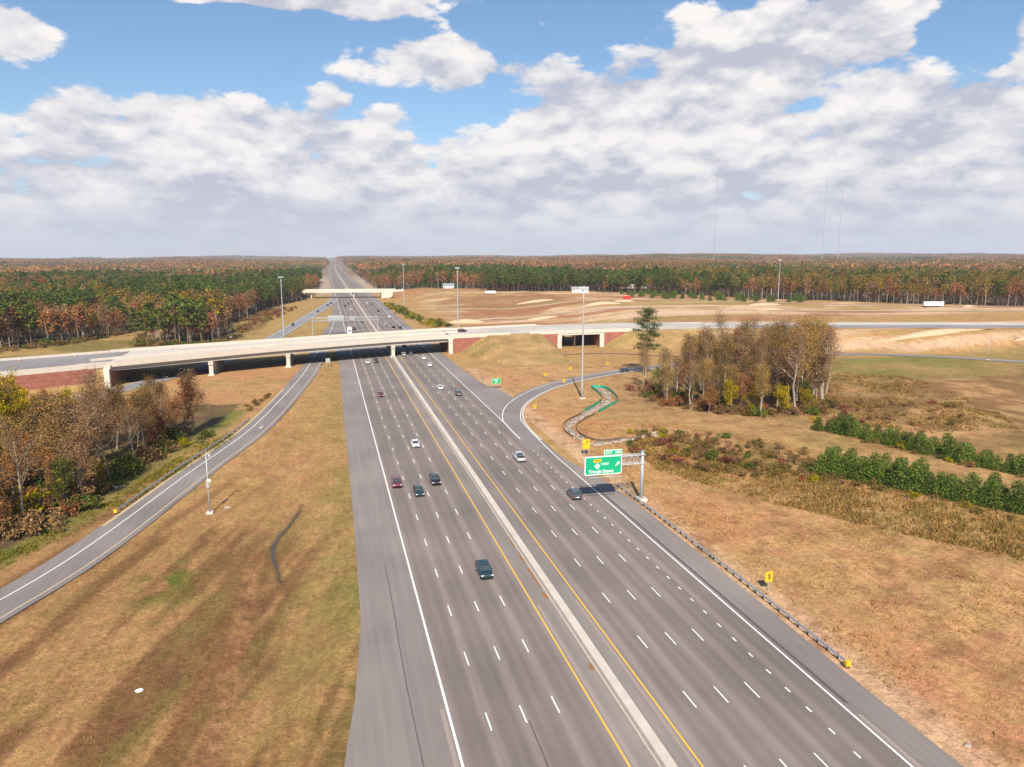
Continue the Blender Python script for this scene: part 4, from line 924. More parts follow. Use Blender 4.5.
# far off, tiles of canopy
def canopy_tile(seed, mixw):
    g = np.random.default_rng(seed); Vs, Fs, Cs, o = [], [], [], 0
    kinds = list(mixw); w = np.array([mixw[k] for k in kinds], float); w /= w.sum()
    for i in range(10):
        for j in range(10):
            cx, cy = (i+g.random())*7.2-36, (j+g.random())*7.2-36; k = kinds[g.choice(len(kinds), p=w)]; h = g.uniform(13,21)
            n = 16; c = np.array([cx,cy,h*.62])+g.normal(0,1,(n,3))*np.array([2.0,2.0,h*.18]); V, F, C = quads(c, 3.4, PAL[k], g); C *= g.uniform(.75,1.25)
            Vs.append(V); Fs.append(F+o); Cs.append(C); o += len(V)
    me = mesh_np('canopy', np.concatenate(Vs), np.concatenate(Fs), np.concatenate(Cs)); me.materials.append(M['leaf']); return me
tiles = [canopy_tile(900, {'rust':3,'tan':2,'orange':1.5,'pine':1.2,'olive':1}), canopy_tile(901, {'pine':6,'green':2,'rust':1,'tan':1}), canopy_tile(902, {'tan':3,'rust':2,'olive':1.5,'red':.8}), canopy_tile(903, {'orange':2,'tan':2,'yellow':.4,'rust':2,'pine':1}), canopy_tile(904, {'pine':4,'rust':2,'olive':2})]
xs = np.arange(-6500, 8500, 66.); ys = np.arange(-1500, 9500, 66.); X2, Y2 = np.meshgrid(xs, ys); X2 = (X2+g.uniform(-12,12,X2.shape)).ravel(); Y2 = (Y2+g.uniform(-12,12,Y2.shape)).ravel()
r = np.hypot(X2, Y2); an = np.abs((np.arctan2(X2, Y2)-R(13.807)+math.pi) % (2*math.pi)-math.pi)
k = (r > 1340)&(r < 9000)&(an < R(45))&(np.abs(X2-30-bend(Y2)) > 70)&((X2 < 30+bend(Y2)) | wood_right(X2, Y2))
X2, Y2 = X2[k], Y2[k]; f = fbm(X2/380+5, Y2/380+2); f2 = fbm(X2/500+15, Y2/300+2)
idx = np.where(f > .585, np.where(g.random(len(f)) < .75, 1, 4), np.where(f2 > .5, 0, np.where(g.random(len(f)) < .5, 2, 3)))
tag(gn_scatter('distant_forest', np.stack([X2, Y2, hgt(X2, Y2)-.5], 1), g.integers(0,4,len(X2))*math.pi/2, g.uniform(.8,1.15,len(X2))*(.8+.45*fbm(X2/200, Y2/200)), idx, tiles), 'far autumn forest reaching to the skyline', 'forest', None, 'stuff')

# ------------------------------------------------------------------ ground cover
def tuft_mesh(name, pts, hh, pal, per, seed, width=.10):
    g = np.random.default_rng(seed); P = np.repeat(np.array(pts), per, 0); n = len(P)
    P = P+np.concatenate([g.normal(0,.28,(n,2)), np.zeros((n,1))], 1); H_ = np.repeat(hh, per)*g.uniform(.5,1.2,n); a = g.uniform(0,6.28,n); w = width*g.uniform(.6,1.5,n)
    d = np.stack([np.cos(a)*w, np.sin(a)*w, np.zeros(n)], 1); tip = P+np.stack([g.normal(0,.45,n)*H_, g.normal(0,.45,n)*H_, H_], 1)
    V = np.stack([P-d, P+d, tip+d*.12, tip-d*.12], 1).reshape(-1,3); C = np.repeat(np.array(pal)[np.repeat(g.integers(0,len(pal),n//per), per)]*g.uniform(.75,1.25,n)[:,None], 4, 0)
    me = mesh_np(name, V, np.arange(4*n).reshape(-1,4), C); me.materials.append(M['tuft']); return me
STRAW = [(.42,.27,.11),(.38,.23,.09),(.33,.19,.075),(.46,.30,.14)]; WEED = [(.22,.16,.05),(.17,.13,.04),(.28,.18,.07),(.14,.12,.03),(.30,.22,.10)]; RUSTY = [(.26,.12,.05),(.20,.10,.05),(.32,.17,.08)]
def field(poly, n, seed, dens=None):
    g = np.random.default_rng(seed); P = np.array(poly); lo, hi = P.min(0), P.max(0); q = g.uniform(lo, hi, (n*4,2))
    c = np.zeros(len(q), bool); j = len(P)-1
    for i in range(len(P)):
        with np.errstate(divide='ignore', invalid='ignore'):
            t = ((P[i][1] > q[:,1]) != (P[j][1] > q[:,1])) & (q[:,0] < (P[j][0]-P[i][0])*(q[:,1]-P[i][1])/(P[j][1]-P[i][1]+1e-12)+P[i][0])
        c ^= t; j = i
    q = q[c]
    if dens is not None: q = q[g.random(len(q)) < dens(q[:,0], q[:,1])]
    q = q[:n]; return np.concatenate([q, (hgt(q[:,0], q[:,1])-.12)[:,None]], 1)
def cover(name, label, poly, n, hmin, hmax, pal, per, seed, dens=None, width=.1):
    p = field(poly, n, seed, dens); g = np.random.default_rng(seed+1)
    tag(mobj(name, tuft_mesh(name, p, g.uniform(hmin, hmax, len(p)), pal, per, seed+2, width)), label, 'grass', None, 'stuff')
LM = [(-60,22),(-54,75),(-37,112),(-24,152),(-14,205),(-8,250),(-4,300),(1,330),(2.8,300),(2.4,180),(1.8,95),(-.4,72),(-2,60),(-6,30)]
cover('dry_grass', 'short dry grass between the left ramp and the motorway', LM, 20000, .08, .22, [(.30,.19,.075),(.26,.155,.06),(.33,.22,.09),(.22,.15,.05)], 3, 51, lambda x, y: .15+.85*S(.42,.6,fbm(x/3, y/5)), .05)
RS = [(57,30),(57,120),(60,165),(66,200),(86,190),(104,150),(112,95),(150,60),(150,25)]
cover('dry_grass', 'dry grass on the right cut slope', RS, 16000, .12, .35, STRAW+STRAW+STRAW+RUSTY, 3, 54, lambda x, y: .1+.9*S(.42,.62,fbm(x/6+3, y/6)), .07)
cover('tall_weeds', 'tall olive and brown weeds below the nearer pine row', [(70,165),(78,172),(92,128),(104,108),(112,93),(122,76),(112,66),(98,78),(88,96),(76,122),(68,145)], 12000, .25, .75, WEED+STRAW+RUSTY[:1], 4, 57, lambda x, y: (.25+.75*S(.36,.56,fbm(x/7+1, y/7+7)))*S(0,14,x+.55*y-126+16*(fbm(x/9, y/9)-.5)), .09)
cover('green_verge', 'green weedy verge between left guardrail and wood', [(-66,108),(-50,128),(-43,146),(-37,172),(-32,192),(-26,204),(-24,198),(-30,176),(-37,150),(-43,134),(-50,118)], 5000, .2, .6, [(.15,.15,.025),(.20,.17,.03),(.11,.13,.02),(.24,.17,.05)], 4, 60, lambda x, y: .2+.8*S(.4,.6,fbm(x/4, y/4)), .1)
cover('hollow_weeds', 'rough brown weeds in the hollow round the right wood', [(108,200),(104,235),(118,250),(190,262),(215,240),(200,190),(170,150),(140,150),(118,176)], 8000, .3, .8, WEED+RUSTY+STRAW[:1], 4, 63, lambda x, y: .05+.95*S(.42,.62,fbm(x/9+1, y/9+7)), .12)

# ditch water, stones, bits of litter
struct(ribbon(spline([(-6.6,138),(-8,130.8),(-9.6,124.4),(-10.1,119.2),(-9.3,113.3),(-8.1,107.4)], 1.5), lambda t: -.20*(.3+math.sin(math.pi*t)*(1+.5*math.sin(t*31))), lambda t: .16*(.3+math.sin(math.pi*t)*(1+.6*math.sin(t*37))), -.52+.52, lambda x, y: float(hgt(x, y))).build('ditch_water', M['puddle']), 'thin dark trickle of water in the grass ditch')
def rock(name, label, x, y, s, mat='rock', seed=0):
    g = np.random.default_rng(seed); th = np.linspace(0,2*math.pi,9)[:-1]; mb = MB(); z0 = float(hgt(x, y))-.15
    rings = [[(x+math.cos(t)*s*k*g.uniform(.8,1.2), y+math.sin(t)*s*k*.7*g.uniform(.8,1.2), z0+h*s) for t in th] for k, h in ((1.0,0),(1.05,.25),(.75,.5),(.3,.62))]
    mb.loft(rings); return tag(mb.build(name, M[mat]), label, 'rock')
rock('pale_stone', 'small white stone slab lying in the left grass', -21.2, 81.2, .42, 'white_sign', 1)
rock('pale_stone', 'pale stone block lying behind the left guardrail', -42.5, 160, 1.3, 'rock', 2)
rock('pale_stone', 'white rubble beside the right shoulder at the bottom right', 57.6, 52.4, .4, 'rock', 3)
rock('pale_stone', 'pale boulder at the right end of the stone-lined ditch', 80.5, 172.5, 1.5, 'rock', 4)
rock('pale_stone', 'pale stone beside the small pole in the left grass', -19.4, 141.5, .7, 'rock', 5)

def riprap():
    g = np.random.default_rng(77); V, F, o = [], [], 0
    cube = np.array([(-1,-1,-1),(1,-1,-1),(1,1,-1),(-1,1,-1),(-1,-1,1),(1,-1,1),(1,1,1),(-1,1,1)], float); qf = np.array([(0,3,2,1),(4,5,6,7),(0,1,5,4),(1,2,6,5),(2,3,7,6),(3,0,4,7)])
    path = spline([(91,243),(90,236),(87,224),(86,221),(80,213),(74,205.5),(65,194),(63,190.5),(61.5,186),(61,176),(61.3,171),(63,169),(71,170.5),(79,172)], .55)
    for p in path:
        for k in range(3):
            c = np.array([p.x+g.normal(0,.42), p.y+g.normal(0,.42), float(hgt(p.x, p.y))+.05]); s = g.uniform(.22,.55)
            v = cube*g.uniform(.7,1.2,(8,3))*s; a = g.uniform(0,6.28); v = v@np.array([[math.cos(a),-math.sin(a),0],[math.sin(a),math.cos(a),0],[0,0,.7]]); V.append(v+c); F.append(qf+o); o += 8
    me = mesh_np('riprap', np.concatenate(V), np.concatenate(F)); ob = tag(mobj('riprap', me, M['rock']), 'pale broken stone lining the zigzag ditch by the exit ramp', 'stones', None, 'stuff')
riprap()
def silt(label, pts, mat, hh=.75):
    path = spline(pts, 1.5); t = thing('silt_fence', label, 'fence', (path[0].x, path[0].y, 0)); mb = MB(); n = len(path); off = Vector((path[0].x, path[0].y, 0))
    rings = [[(p.x-off.x-.02,p.y-off.y-.02,float(hgt(p.x,p.y))-.15),(p.x-off.x+.02,p.y-off.y+.02,float(hgt(p.x,p.y))-.15),(p.x-off.x+.05,p.y-off.y+.05,float(hgt(p.x,p.y))+hh),(p.x-off.x,p.y-off.y,float(hgt(p.x,p.y))+hh)] for p in path]
    mb.loft(rings).build('fabric', M[mat], t)
    st = MB().box(-.03,.03,-.03,.03,-.2,hh+.2).mesh('stake')
    for p in path[::2]: mobj('stake', st, M['wood'], t, (p.x-off.x, p.y-off.y-.06, float(hgt(p.x, p.y))))
silt('green silt fence on the left side of the stone ditch', [(89.2,246),(85.6,226),(79.5,215.5),(73.6,208)], 'silt', .8)
silt('green silt fence on the right side of the stone ditch', [(89.4,246.5),(93.4,243),(89.6,222),(83,212.6),(76.6,204.6)], 'silt', .8)
silt('low black silt fence on the ramp side of the stone ditch', [(72.5,206.2),(63.6,195.5),(60.2,187),(59.5,177)], 'siltblack', .4)
silt('low black silt fence on the far side of the stone ditch', [(75,203),(67,193.5),(63.4,186),(62.9,178),(65,172.6),(72,172.8)], 'siltblack', .4)
silt('long black silt fence on the slope below the underpass', [(86,322),(104,331),(128,331),(146,318),(160,310)], 'siltblack', .35)

# ------------------------------------------------------------------ guardrails
def guardrail(label, path, side, yellow_end=0):
    t = thing('guardrail', label, 'guardrail', (path[0].x, path[0].y, 0)); o = path[0].copy(); mb = MB(); n = len(path); rings = []
    for i, p in enumerate(path):
        d = path[min(i+1,n-1)]-path[max(i-1,0)]; d.z = 0; d.normalize(); nx = Vector((d.y,-d.x,0))*side; q = p-o
        rings.append([tuple(q+nx*a+Vector((0,0,z))) for a, z in ((0,.45),(-.05,.52),(0,.60),(-.05,.68),(0,.76),(.05,.76),(.06,.45))])
    mb.loft(rings).build('rail', M['galv'], t)
    post = MB().box(-.09,.09,-.07,.07,-.3,.72).mesh('post')
    d = 0; last = path[0]; k = 0
    for i, p in enumerate(path):
        d += (p-last).length; last = p
        if d >= k*1.9:
            dd = path[min(i+1,n-1)]-path[max(i-1,0)]; nx = Vector((dd.y,-dd.x,0)).normalized()*side; q = p-o+nx*.17; mobj('post', post, M['wood'], t, q, math.atan2(dd.y, dd.x)); k += 1
    for e in ([path[0]] if yellow_end == 0 else [path[-1]]):
        q = e-o; MB().box(q.x-.3,q.x+.3,q.y-.22,q.y+.22,.25,.85).build('end_terminal', M['yellow_sign'], t)
    return t
gl_pts = []
for i, p in enumerate(lp):
    if 141 < p.y < 221: d = lp[i+1]-lp[i-1]; d.normalize(); gl_pts.append(p+Vector((d.y,-d.x,0))*(-4.35))
guardrail('steel guardrail on the left verge of the left ramp', spline([tuple(p) for p in gl_pts], .95), -1)
guardrail('long steel guardrail with yellow end along the right shoulder', spline([(55.5,66.9),(55.7,82),(55.8,102),(55.6,120),(55.3,136)], .95), 1)

# ------------------------------------------------------------------ poles, masts, gantry
def high_mast(label, x, y, h, z=None):
    z = float(hgt(x, y)) if z is None else z; t = thing('high_mast_light', label, 'light mast', (x, y, z-.1), 0, 'high mast lights')
    k = 10; MB().tube([(0,0,h*i/k) for i in range(k+1)], [.42-.26*i/k for i in range(k+1)], 10).build('shaft', M['pole'], t, True)
    MB().box(-.9,.9,-.9,.9,-.1,.35).build('footing', M['conc'], t)
    ring = MB().tube([(math.cos(a)*1.0, math.sin(a)*1.0, h+.25) for a in np.linspace(0,2*math.pi,13)], .09, 5, False).build('lamp_ring', M['pole'], t)
    lm = MB().loft([[(math.cos(a)*r, math.sin(a)*r, zz) for a in np.linspace(0,2*math.pi,9)[:-1]] for r, zz in ((.20,.28),(.30,.05),(.34,-.28))]).mesh('luminaire')
    for i in range(6): a = i*math.pi/3; mobj('luminaire', lm, M['galv'], ring, (math.cos(a)*1.15, math.sin(a)*1.15, h+.15))
    MB().tube([(0,0,h),(0,0,h+.9)], [.12,.05], 6).build('finial', M['pole'], t)
high_mast('tall high mast light standing on the grass before the exit ramp', 79.6, 228.1, 35.6)
high_mast('tall high mast light behind the left half of the bridge', -24.0, 432.0, 34.0)
high_mast('tall high mast light right behind the right end of the bridge', 76.4, 448, 38.3)
high_mast('tall high mast light by the second overpass', 71.1, 719.8, 36.6)
high_mast('tall high mast light before the pines right of the right wood', 375.3, 572.4, 33.8)
def light_pole(label, x, y, h, extra=None):
    z = float(hgt(x, y)); t = thing('roadside_pole', label, 'pole', (x, y, z-.05))
    MB().tube([(0,0,0),(0,0,h*.5),(0,0,h)], [.16,.13,.08], 8).build('shaft', M['pole'], t, True); MB().box(-.6,.6,-.5,.5,-.1,.35).build('footing', M['conc'], t)
    if extra == 'camera':
        MB().box(-.28,.28,-.45,-.14,4.9,5.7).build('control_box', M['pole'], t); b = MB().box(-.1,.6,-.1,.1,h-.25,h-.1).build('bracket', M['pole'], t); MB().tube([(.55,0,h-.25),(.55,0,h-.65)], [.16,.12], 8).build('camera_dome', M['white_sign'], b)
        MB().tube([(0,0,h),(0,0,h+.8)], .03, 5).build('antenna', M['pole'], t); MB().box(-.15,.5,-.16,-.1,5.9,6.4).build('panel', M['white_sign'], t)
    else:
        MB().tube([(0,0,h-.3),(1.2,0,h+.1)], .05, 5).build('arm', M['pole'], t); MB().box(1.0,1.7,-.15,.15,h,h+.18).build('lamp_head', M['galv'], t)
light_pole('slim grey pole with small box in the grass beside the left ramp', -22.1, 139.1, 11.2, 'camera')
light_pole('slim light pole by the ramp at the far right', 284.1, 270.5, 9.5)
light_pole('slim light pole beside the slip road behind the bridge', -53.8, 451, 8.5)
def gantry():
    t = thing('sign_gantry', 'grey truss gantry over the left carriageway behind the bridge', 'gantry', (0, 446, 0))
    for x in (-8.6, 28.35):
        for yy in (-.9, .9): MB().tube([(x,yy,1.0 if x > 20 else 0),(x,yy,10.6)], .22, 6).build('post', M['pole'], t)
    for yy in (-.9, .9):
        for zz in (8.7, 10.4): MB().box(-8.9,28.7,yy-.13,yy+.13,zz-.13,zz+.13).build('chord', M['pole'], t)
    for i in range(18):
        x = -8.2+i*2.05; MB().tube([(x,-.9,8.7),(x+1.02,-.9,10.4)], .07, 4).build('brace', M['pole'], t); MB().tube([(x+1.02,-.9,10.4),(x+2.05,-.9,8.7)], .07, 4).build('brace', M['pole'], t)
    MB().box(.2,9.2,1.2,1.35,8.0,11.4).build('sign_panel', M['galv'], t)
    MB().box(12.4,15.4,1.2,1.35,8.2,10.8).build('sign_panel', M['galv'], t)
gantry()
for i, (x, y, h, lb) in enumerate([(1291,2360,300,'left radio mast thin against the sky above the right woods'),(1649,2272,312,'tallest radio mast thin against the sky on the right'),(1702,2259,290,'faint radio mast just right of the tallest one')]):
    t = thing('radio_mast', lb, 'mast', (x, y, float(hgt(x, y))))
    mb = MB()
    for a in range(3): mb.tube([(math.cos(a*2.09)*.8, math.sin(a*2.09)*.8, 0), (math.cos(a*2.09)*.8, math.sin(a*2.09)*.8, h)], .3, 4)
    mb.build('lattice_legs', M['mast_grey'], t)
    b2 = MB()
    for k in range(int(h/6)): b2.box(-.5,.5,-.5,.5,k*6,k*6+.25)
    b2.build('cross_bracing', M['mast_grey'], t)
    for a in range(3): MB().tube([(0,0,h*.96),(math.cos(a*2.09+.5)*h*.55, math.sin(a*2.09+.5)*h*.55, 0)], .03, 3).build('guy_wire', M['pole'], t)

# ------------------------------------------------------------------ signs
def text_mesh(body, size):
    cu = bpy.data.curves.new('lettering', 'FONT'); cu.body = body; cu.size = size; cu.align_x = 'CENTER'; cu.align_y = 'CENTER'; cu.extrude = .004; cu.offset = .012*size
    o = bpy.data.objects.new('lettering', cu); col.objects.link(o); bpy.context.view_layer.update(); me = bpy.data.meshes.new_from_object(o.evaluated_get(bpy.context.evaluated_depsgraph_get())); bpy.data.objects.remove(o); me.materials.clear(); return me
def lettering(body, size, mat, parent, loc, sx=1.0):
    o = mobj('lettering', text_mesh(body, size), M[mat], parent, loc); o.rotation_euler = (R(90),0,0); o.scale = (sx,1,1); return o
def plate(name, mat, parent, x0, x1, z0, z1, y, th=.04, r=.12):
    pts = []
    for cx, cz, a0 in ((x1-r,z1-r,0),(x0+r,z1-r,90),(x0+r,z0+r,180),(x1-r,z0+r,270)):
        for k in range(4): a = R(a0+k*30); pts.append((cx+math.cos(a)*r, cz+math.sin(a)*r))
    mb = MB(); mb.loft([[(px,y,pz) for px, pz in pts],[(px,y+th,pz) for px, pz in pts]]); return mb.build(name, M[mat], parent)
def big_sign():
    X0, Y0 = 56.6, 127.2
    t = thing('cantilever_sign', 'large green exit sign on a cantilever arm over the right shoulder', 'road sign', (X0, Y0, 0))
    MB().tube([(0,0,-.1),(0,0,9.6)], [.36,.30], 12).build('post', M['pole'], t, True); MB().box(-.9,.9,-.9,.9,-.2,.5).build('footing', M['conc'], t)
    MB().tube([(0,0,9.6),(0,0,9.7)], [.4,.4], 12).build('post_cap', M['pole'], t)
    for yy in (-.45, .45):
        for zz in (7.35, 9.0): MB().tube([(.5,yy,zz),(-11.4,yy,zz)], .09, 6).build('chord', M['galv'], t)
    for i in range(9):
        x = -.4-i*1.22
        for yy in (-.45, .45):
            MB().tube([(x,yy,7.35),(x-.61,yy,9.0)], .055, 4).build('brace', M['galv'], t); MB().tube([(x-.61,yy,9.0),(x-1.22,yy,7.35)], .055, 4).build('brace', M['galv'], t)
    p = plate('sign_border', 'white_sign', t, -11.75, -4.45, 5.85, 9.35, -.78, .05, .3)
    plate('sign_panel', 'green_sign', t, -11.6, -4.6, 6.0, 9.2, -.80, .02, .22)
    plate('exit_plaque_border', 'white_sign', t, -8.0, -4.45, 9.42, 10.5, -.78, .05, .15); plate('exit_plaque', 'green_sign', t, -7.9, -4.55, 9.52, 10.4, -.80, .02, .1)
    lettering('EXIT', .62, 'white_sign', t, (-7.05,-.812,9.96)); lettering('308', .72, 'white_sign', t, (-5.35,-.812,9.96))
    plate('toll_plate', 'yellow_sign', t, -10.05, -8.55, 8.25, 8.85, -.815, .01, .1); lettering('TOLL', .5, 'black', t, (-9.3,-.822,8.55))
    mb = MB(); mb.loft([[(-9.3,-.815,8.1),(-8.72,-.815,7.52),(-9.3,-.815,6.94),(-9.88,-.815,7.52)],[(-9.3,-.805,8.1),(-8.72,-.805,7.52),(-9.3,-.805,6.94),(-9.88,-.805,7.52)]]); mb.build('route_shield', M['white_sign'], t); lettering('540', .42, 'black', t, (-9.3,-.822,7.52))
    lettering('WEST', .58, 'white_sign', t, (-7.75,-.812,7.85)); lettering('Triangle Expwy', .86, 'white_sign', t, (-8.55,-.812,6.5), .92)
    a = MB(); a.poly([(-.09,-.812,-.55),(.09,-.812,-.55),(.09,-.812,.1),(.34,-.812,.1),(0,-.812,.6),(-.34,-.812,.1),(-.09,-.812,.1)]); ar = a.build('arrow', M['white_sign'], t, loc=(-5.35,0,7.75)); ar.rotation_euler = (0,R(45),0)
    MB().box(-11.2,-5,-1.6,-1.4,5.55,5.62).build('light_bar', M['galv'], t)
big_sign()
def small_sign(name, label, x, y, w, h, zb, mat, mark, rz=0, border=None, group=None):
    z = float(hgt(x, y)); t = thing(name, label, 'road sign', (x, y, z-.1), rz, group)
    for px in ((-w*.3, w*.3) if w > 1.5 else (0,)): MB().box(px-.05,px+.05,.03,.13,-.2,zb+h).build('post', M['galv'], t)
    if border: plate('border', border, t, -w/2-.12, w/2+.12, zb-.12, zb+h+.12, 0, .02, .1)
    plate('panel', mat, t, -w/2, w/2, zb, zb+h, -.02, .018, .08)
    if mark == 'chevron':
        m = MB(); c = zb+h/2; m.poly([(-.25*w,-.026,c+.4*h),(0,-.026,c+.4*h),(.28*w,-.026,c),(.03*w,-.026,c)]); m.poly([(.03*w,-.026,c),(.28*w,-.026,c),(0,-.026,c-.4*h),(-.25*w,-.026,c-.4*h)]); m.build('chevron', M['black'], t)
    if mark == 'merge':
        m = MB(); c = zb+h/2; m.quad((-.07,-.026,c-.45),(.07,-.026,c-.45),(.07,-.026,c+.2),(-.07,-.026,c+.2)); m.poly([(-.22,-.026,c+.2),(.22,-.026,c+.2),(0,-.026,c+.5)]); m.quad((.07,-.026,c-.1),(.3,-.026,c-.4),(.38,-.026,c-.34),(.07,-.026,c+.08)); m.build('merge_arrow', M['black'], t)
    if mark == 'curve':
        m = MB(); c = zb+h*.6; m.quad((-.09,-.026,c-.5),(.07,-.026,c-.5),(.07,-.026,c),(-.09,-.026,c)); m.quad((-.09,-.026,c),(.07,-.026,c),(.32,-.026,c+.3),(.2,-.026,c+.42)); m.poly([(.08,-.026,c+.48),(.42,-.026,c+.16),(.45,-.026,c+.58)]); m.build('curve_arrow', M['steel_red'], t)
    if mark == 'exit':
        lettering('EXIT', .8, 'white_sign', t, (-.15,-.03,zb+h*.68)); m = MB(); c = zb+h*.3; m.quad((-.5,-.026,c-.35),(-.38,-.026,c-.45),(.15,-.026,c+.1),(.03,-.026,c+.2)); m.poly([(-.2,-.026,c+.32),(.3,-.026,c-.12),(.36,-.026,c+.38)]); m.build('arrow', M['white_sign'], t)
    return t
small_sign('warning_sign', 'tall yellow curve warning sign left of the green overhead sign', 57.3, 160.7, 1.7, 2.3, 1.6, 'yellow_sign', 'curve')
small_sign('warning_sign', 'yellow warning sign behind the right guardrail', 58.1, 86.8, 1.15, 1.5, 1.3, 'yellow_sign', 'merge')
for x, y, rz, lb in ((58.8,211,-8,'yellow chevron sign nearest the gore inside the ramp bend'),(79,268.5,-30,'second yellow chevron sign on the outside of the ramp'),(81.3,253,-30,'yellow chevron sign at the inner bend beside the mast'),(93,281,-35,'third yellow chevron sign on the outside of the ramp'),(112.5,291,-40,'last yellow chevron sign before the lone pine')):
    small_sign('chevron_sign', lb, x, y, .95, 1.2, 1.1, 'yellow_sign', 'chevron', R(rz))
small_sign('gore_exit_sign', 'green exit sign with yellow border on the gore grass', 56.4, 252.4, 2.9, 2.0, 1.7, 'green_sign', 'exit', 0, 'yellow_sign')
small_sign('gore_sign', 'grey back of a small sign at the ramp nose under the bridge', -.6, 322, 1.8, 1.8, 1.5, 'galv', None)

# ------------------------------------------------------------------ buildings, trailers, site things
def house(label, x, y, w, d, h, rz, roof='roof'):
    z = float(hgt(x, y)); t = thing('house', label, 'house', (x, y, z), rz)
    MB().box(-w/2,w/2,-d/2,d/2,-.6,h).build('wall', M['wallwhite'], t)
    mb = MB(); e = .5; mb.loft([[(-w/2-e,-d/2-e,h+.003),(-w/2-e,d/2+e,h+.003),(-w/2-e,0,h+d*.33)],[(w/2+e,-d/2-e,h+.003),(w/2+e,d/2+e,h+.003),(w/2+e,0,h+d*.33)]]); rf = mb.build('roof', M[roof], t)
    MB().box(w*.2,w*.2+.8,.4,1.2,h+d*.12,h+d*.33+.9).build('chimney', M['redwall'], rf)
    for i in range(4):
        wx = -w/2+w*(i+.5)/4
        if i == 1: MB().box(wx-.5,wx+.5,-d/2-.05,-d/2+.05,0,2.1).build('door', M['roof'], t)
        else: MB().box(wx-.6,wx+.6,-d/2-.04,-d/2+.05,1.0,2.4).build('window', M['window'], t)
house('white house before the dark pines behind the mast', 255, 742, 17, 8, 3.2, R(-18), 'roof')
house('small white house at the edge of the wood above the second overpass', 133.9, 846, 12, 8, 3.8, R(-5), 'galv')
house('white shed left of the pair behind the young pines', 344.5, 822, 7, 6, 3.4, R(-20), 'wallwhite'); house('larger white shed of the pair behind the young pines', 362, 819, 12, 7, 4.0, R(-20), 'wallwhite')
def trailer(name, label, x, y, l, w, h, rz, mat='white_sign'):
    z = float(hgt(x, y)); t = thing(name, label, 'trailer', (x, y, z), rz)
    MB().box(-l/2,l/2,-w/2,w/2,1.0,1.0+h).build('box', M[mat], t); MB().box(-l/2+.4,l/2-.2,-w/2+.3,w/2-.3,.75,.997).build('chassis', M['black'], t)
    wm = MB().tube([(0,-.15,0),(0,.15,0)], .5, 12).mesh('wheel')
    for wx in (-l/2+1.2, -l/2+2.5):
        for wy in (-w/2+.2, w/2-.2): mobj('wheel', wm, M['tyre'], t, (wx, wy, .5))
    for wy in (-.8,.8): MB().box(l/2-2.4,l/2-2.2,wy-.08,wy+.08,0,.75).build('landing_leg', M['galv'], t)
trailer('semi_trailer', 'long white semi-trailer parked before the tree line at the far right', 437, 468, 14.5, 2.6, 2.9, R(-14))
trailer('site_trailer', 'pale trailer parked by the trees right of the second overpass', 160, 742, 11, 2.6, 2.4, R(-8), 'wallwhite')
def container(label, x, y):
    z = float(hgt(x, y)); t = thing('dump_container', label, 'container', (x, y, z), R(-15)); MB().loft([[(-3.4,-1.2,.2),(3.0,-1.2,.2),(3.0,1.2,.2),(-3.4,1.2,.2)],[(-3.8,-1.4,2.6),(3.4,-1.4,2.6),(3.4,1.4,2.6),(-3.8,1.4,2.6)]]).build('box', M['steel_red'], t)
    for xx in (-2.2,0,2.2): MB().box(xx-.1,xx+.1,-1.52,-1.3,.3,2.55).build('rib', M['steel_red'], t)
    for yy in (-.8,.8): MB().box(-3.2,2.8,yy-.1,yy+.1,0,.2).build('skid', M['black'], t)
container('bright red container on the bare dirt of the building site', 255.4, 617)
def drum(label, x, y, z):
    t = thing('traffic_drum', label, 'traffic drum', (x, y, z), 0, 'traffic drums on the left approach')
    MB().tube([(0,0,.08),(0,0,.4)], .32, 10).build('body', M['orange'], t); MB().tube([(0,0,.401),(0,0,.62)], .31, 10).build('stripe', M['white_sign'], t); MB().tube([(0,0,.621),(0,0,.85)], .30, 10).build('body', M['orange'], t); MB().tube([(0,0,.851),(0,0,1.05)], .28, 10).build('stripe', M['white_sign'], t); MB().tube([(0,0,0),(0,0,.079)], .42, 10).build('base', M['black'], t)
for x, y, lb in ((-109.3,305,'leftmost orange and white traffic drum on the left approach'),(-93.3,312.4,'second traffic drum on the left approach'),(-79.1,321,'traffic drum at the left end of the bridge deck'),(-62.3,330,'traffic drum on the bridge deck'),(-86,318,'traffic drum beside the asphalt joint of the left approach')): drum(lb, x, y, ZD+.03)
def heap(label, x, y, w, d, h, seed):
    g = np.random.default_rng(seed); mb = MB(); th = np.linspace(0,2*math.pi,17)[:-1]; z = float(hgt(x, y))-.4; pr_ = 1+.25*g.normal(size=16)
    mb.loft([[(x+math.cos(t)*w*k*p, y+math.sin(t)*d*k*p, float(hgt(x+math.cos(t)*w*k*p, y+math.sin(t)*d*k*p))-.3+h*q) for t, p in zip(th, pr_)] for k, q in ((1,0),(.75,.45),(.45,.8),(.12,1))]); return tag(mb.build('dirt_heap', M['dirtpale'], None, True), label, 'dirt heap')
for i_, (x, y, w, d, h, lb) in enumerate([(150,520,12,4,2.0,'low dirt heap in the middle of the building site'),(210,560,16,5,2.2,'long dirt bank below the red container'),(240,585,9,4,2.0,'dirt heap just below the red container'),(330,520,14,4,1.8,'pale dirt heap below the mast at the pines'),(300,470,12,4,1.6,'pale dirt heap above the right wood'),(180,640,14,5,2.0,'brown dirt bank before the far trailer')]): heap(lb, x, y, w, d, h, 20+i_)
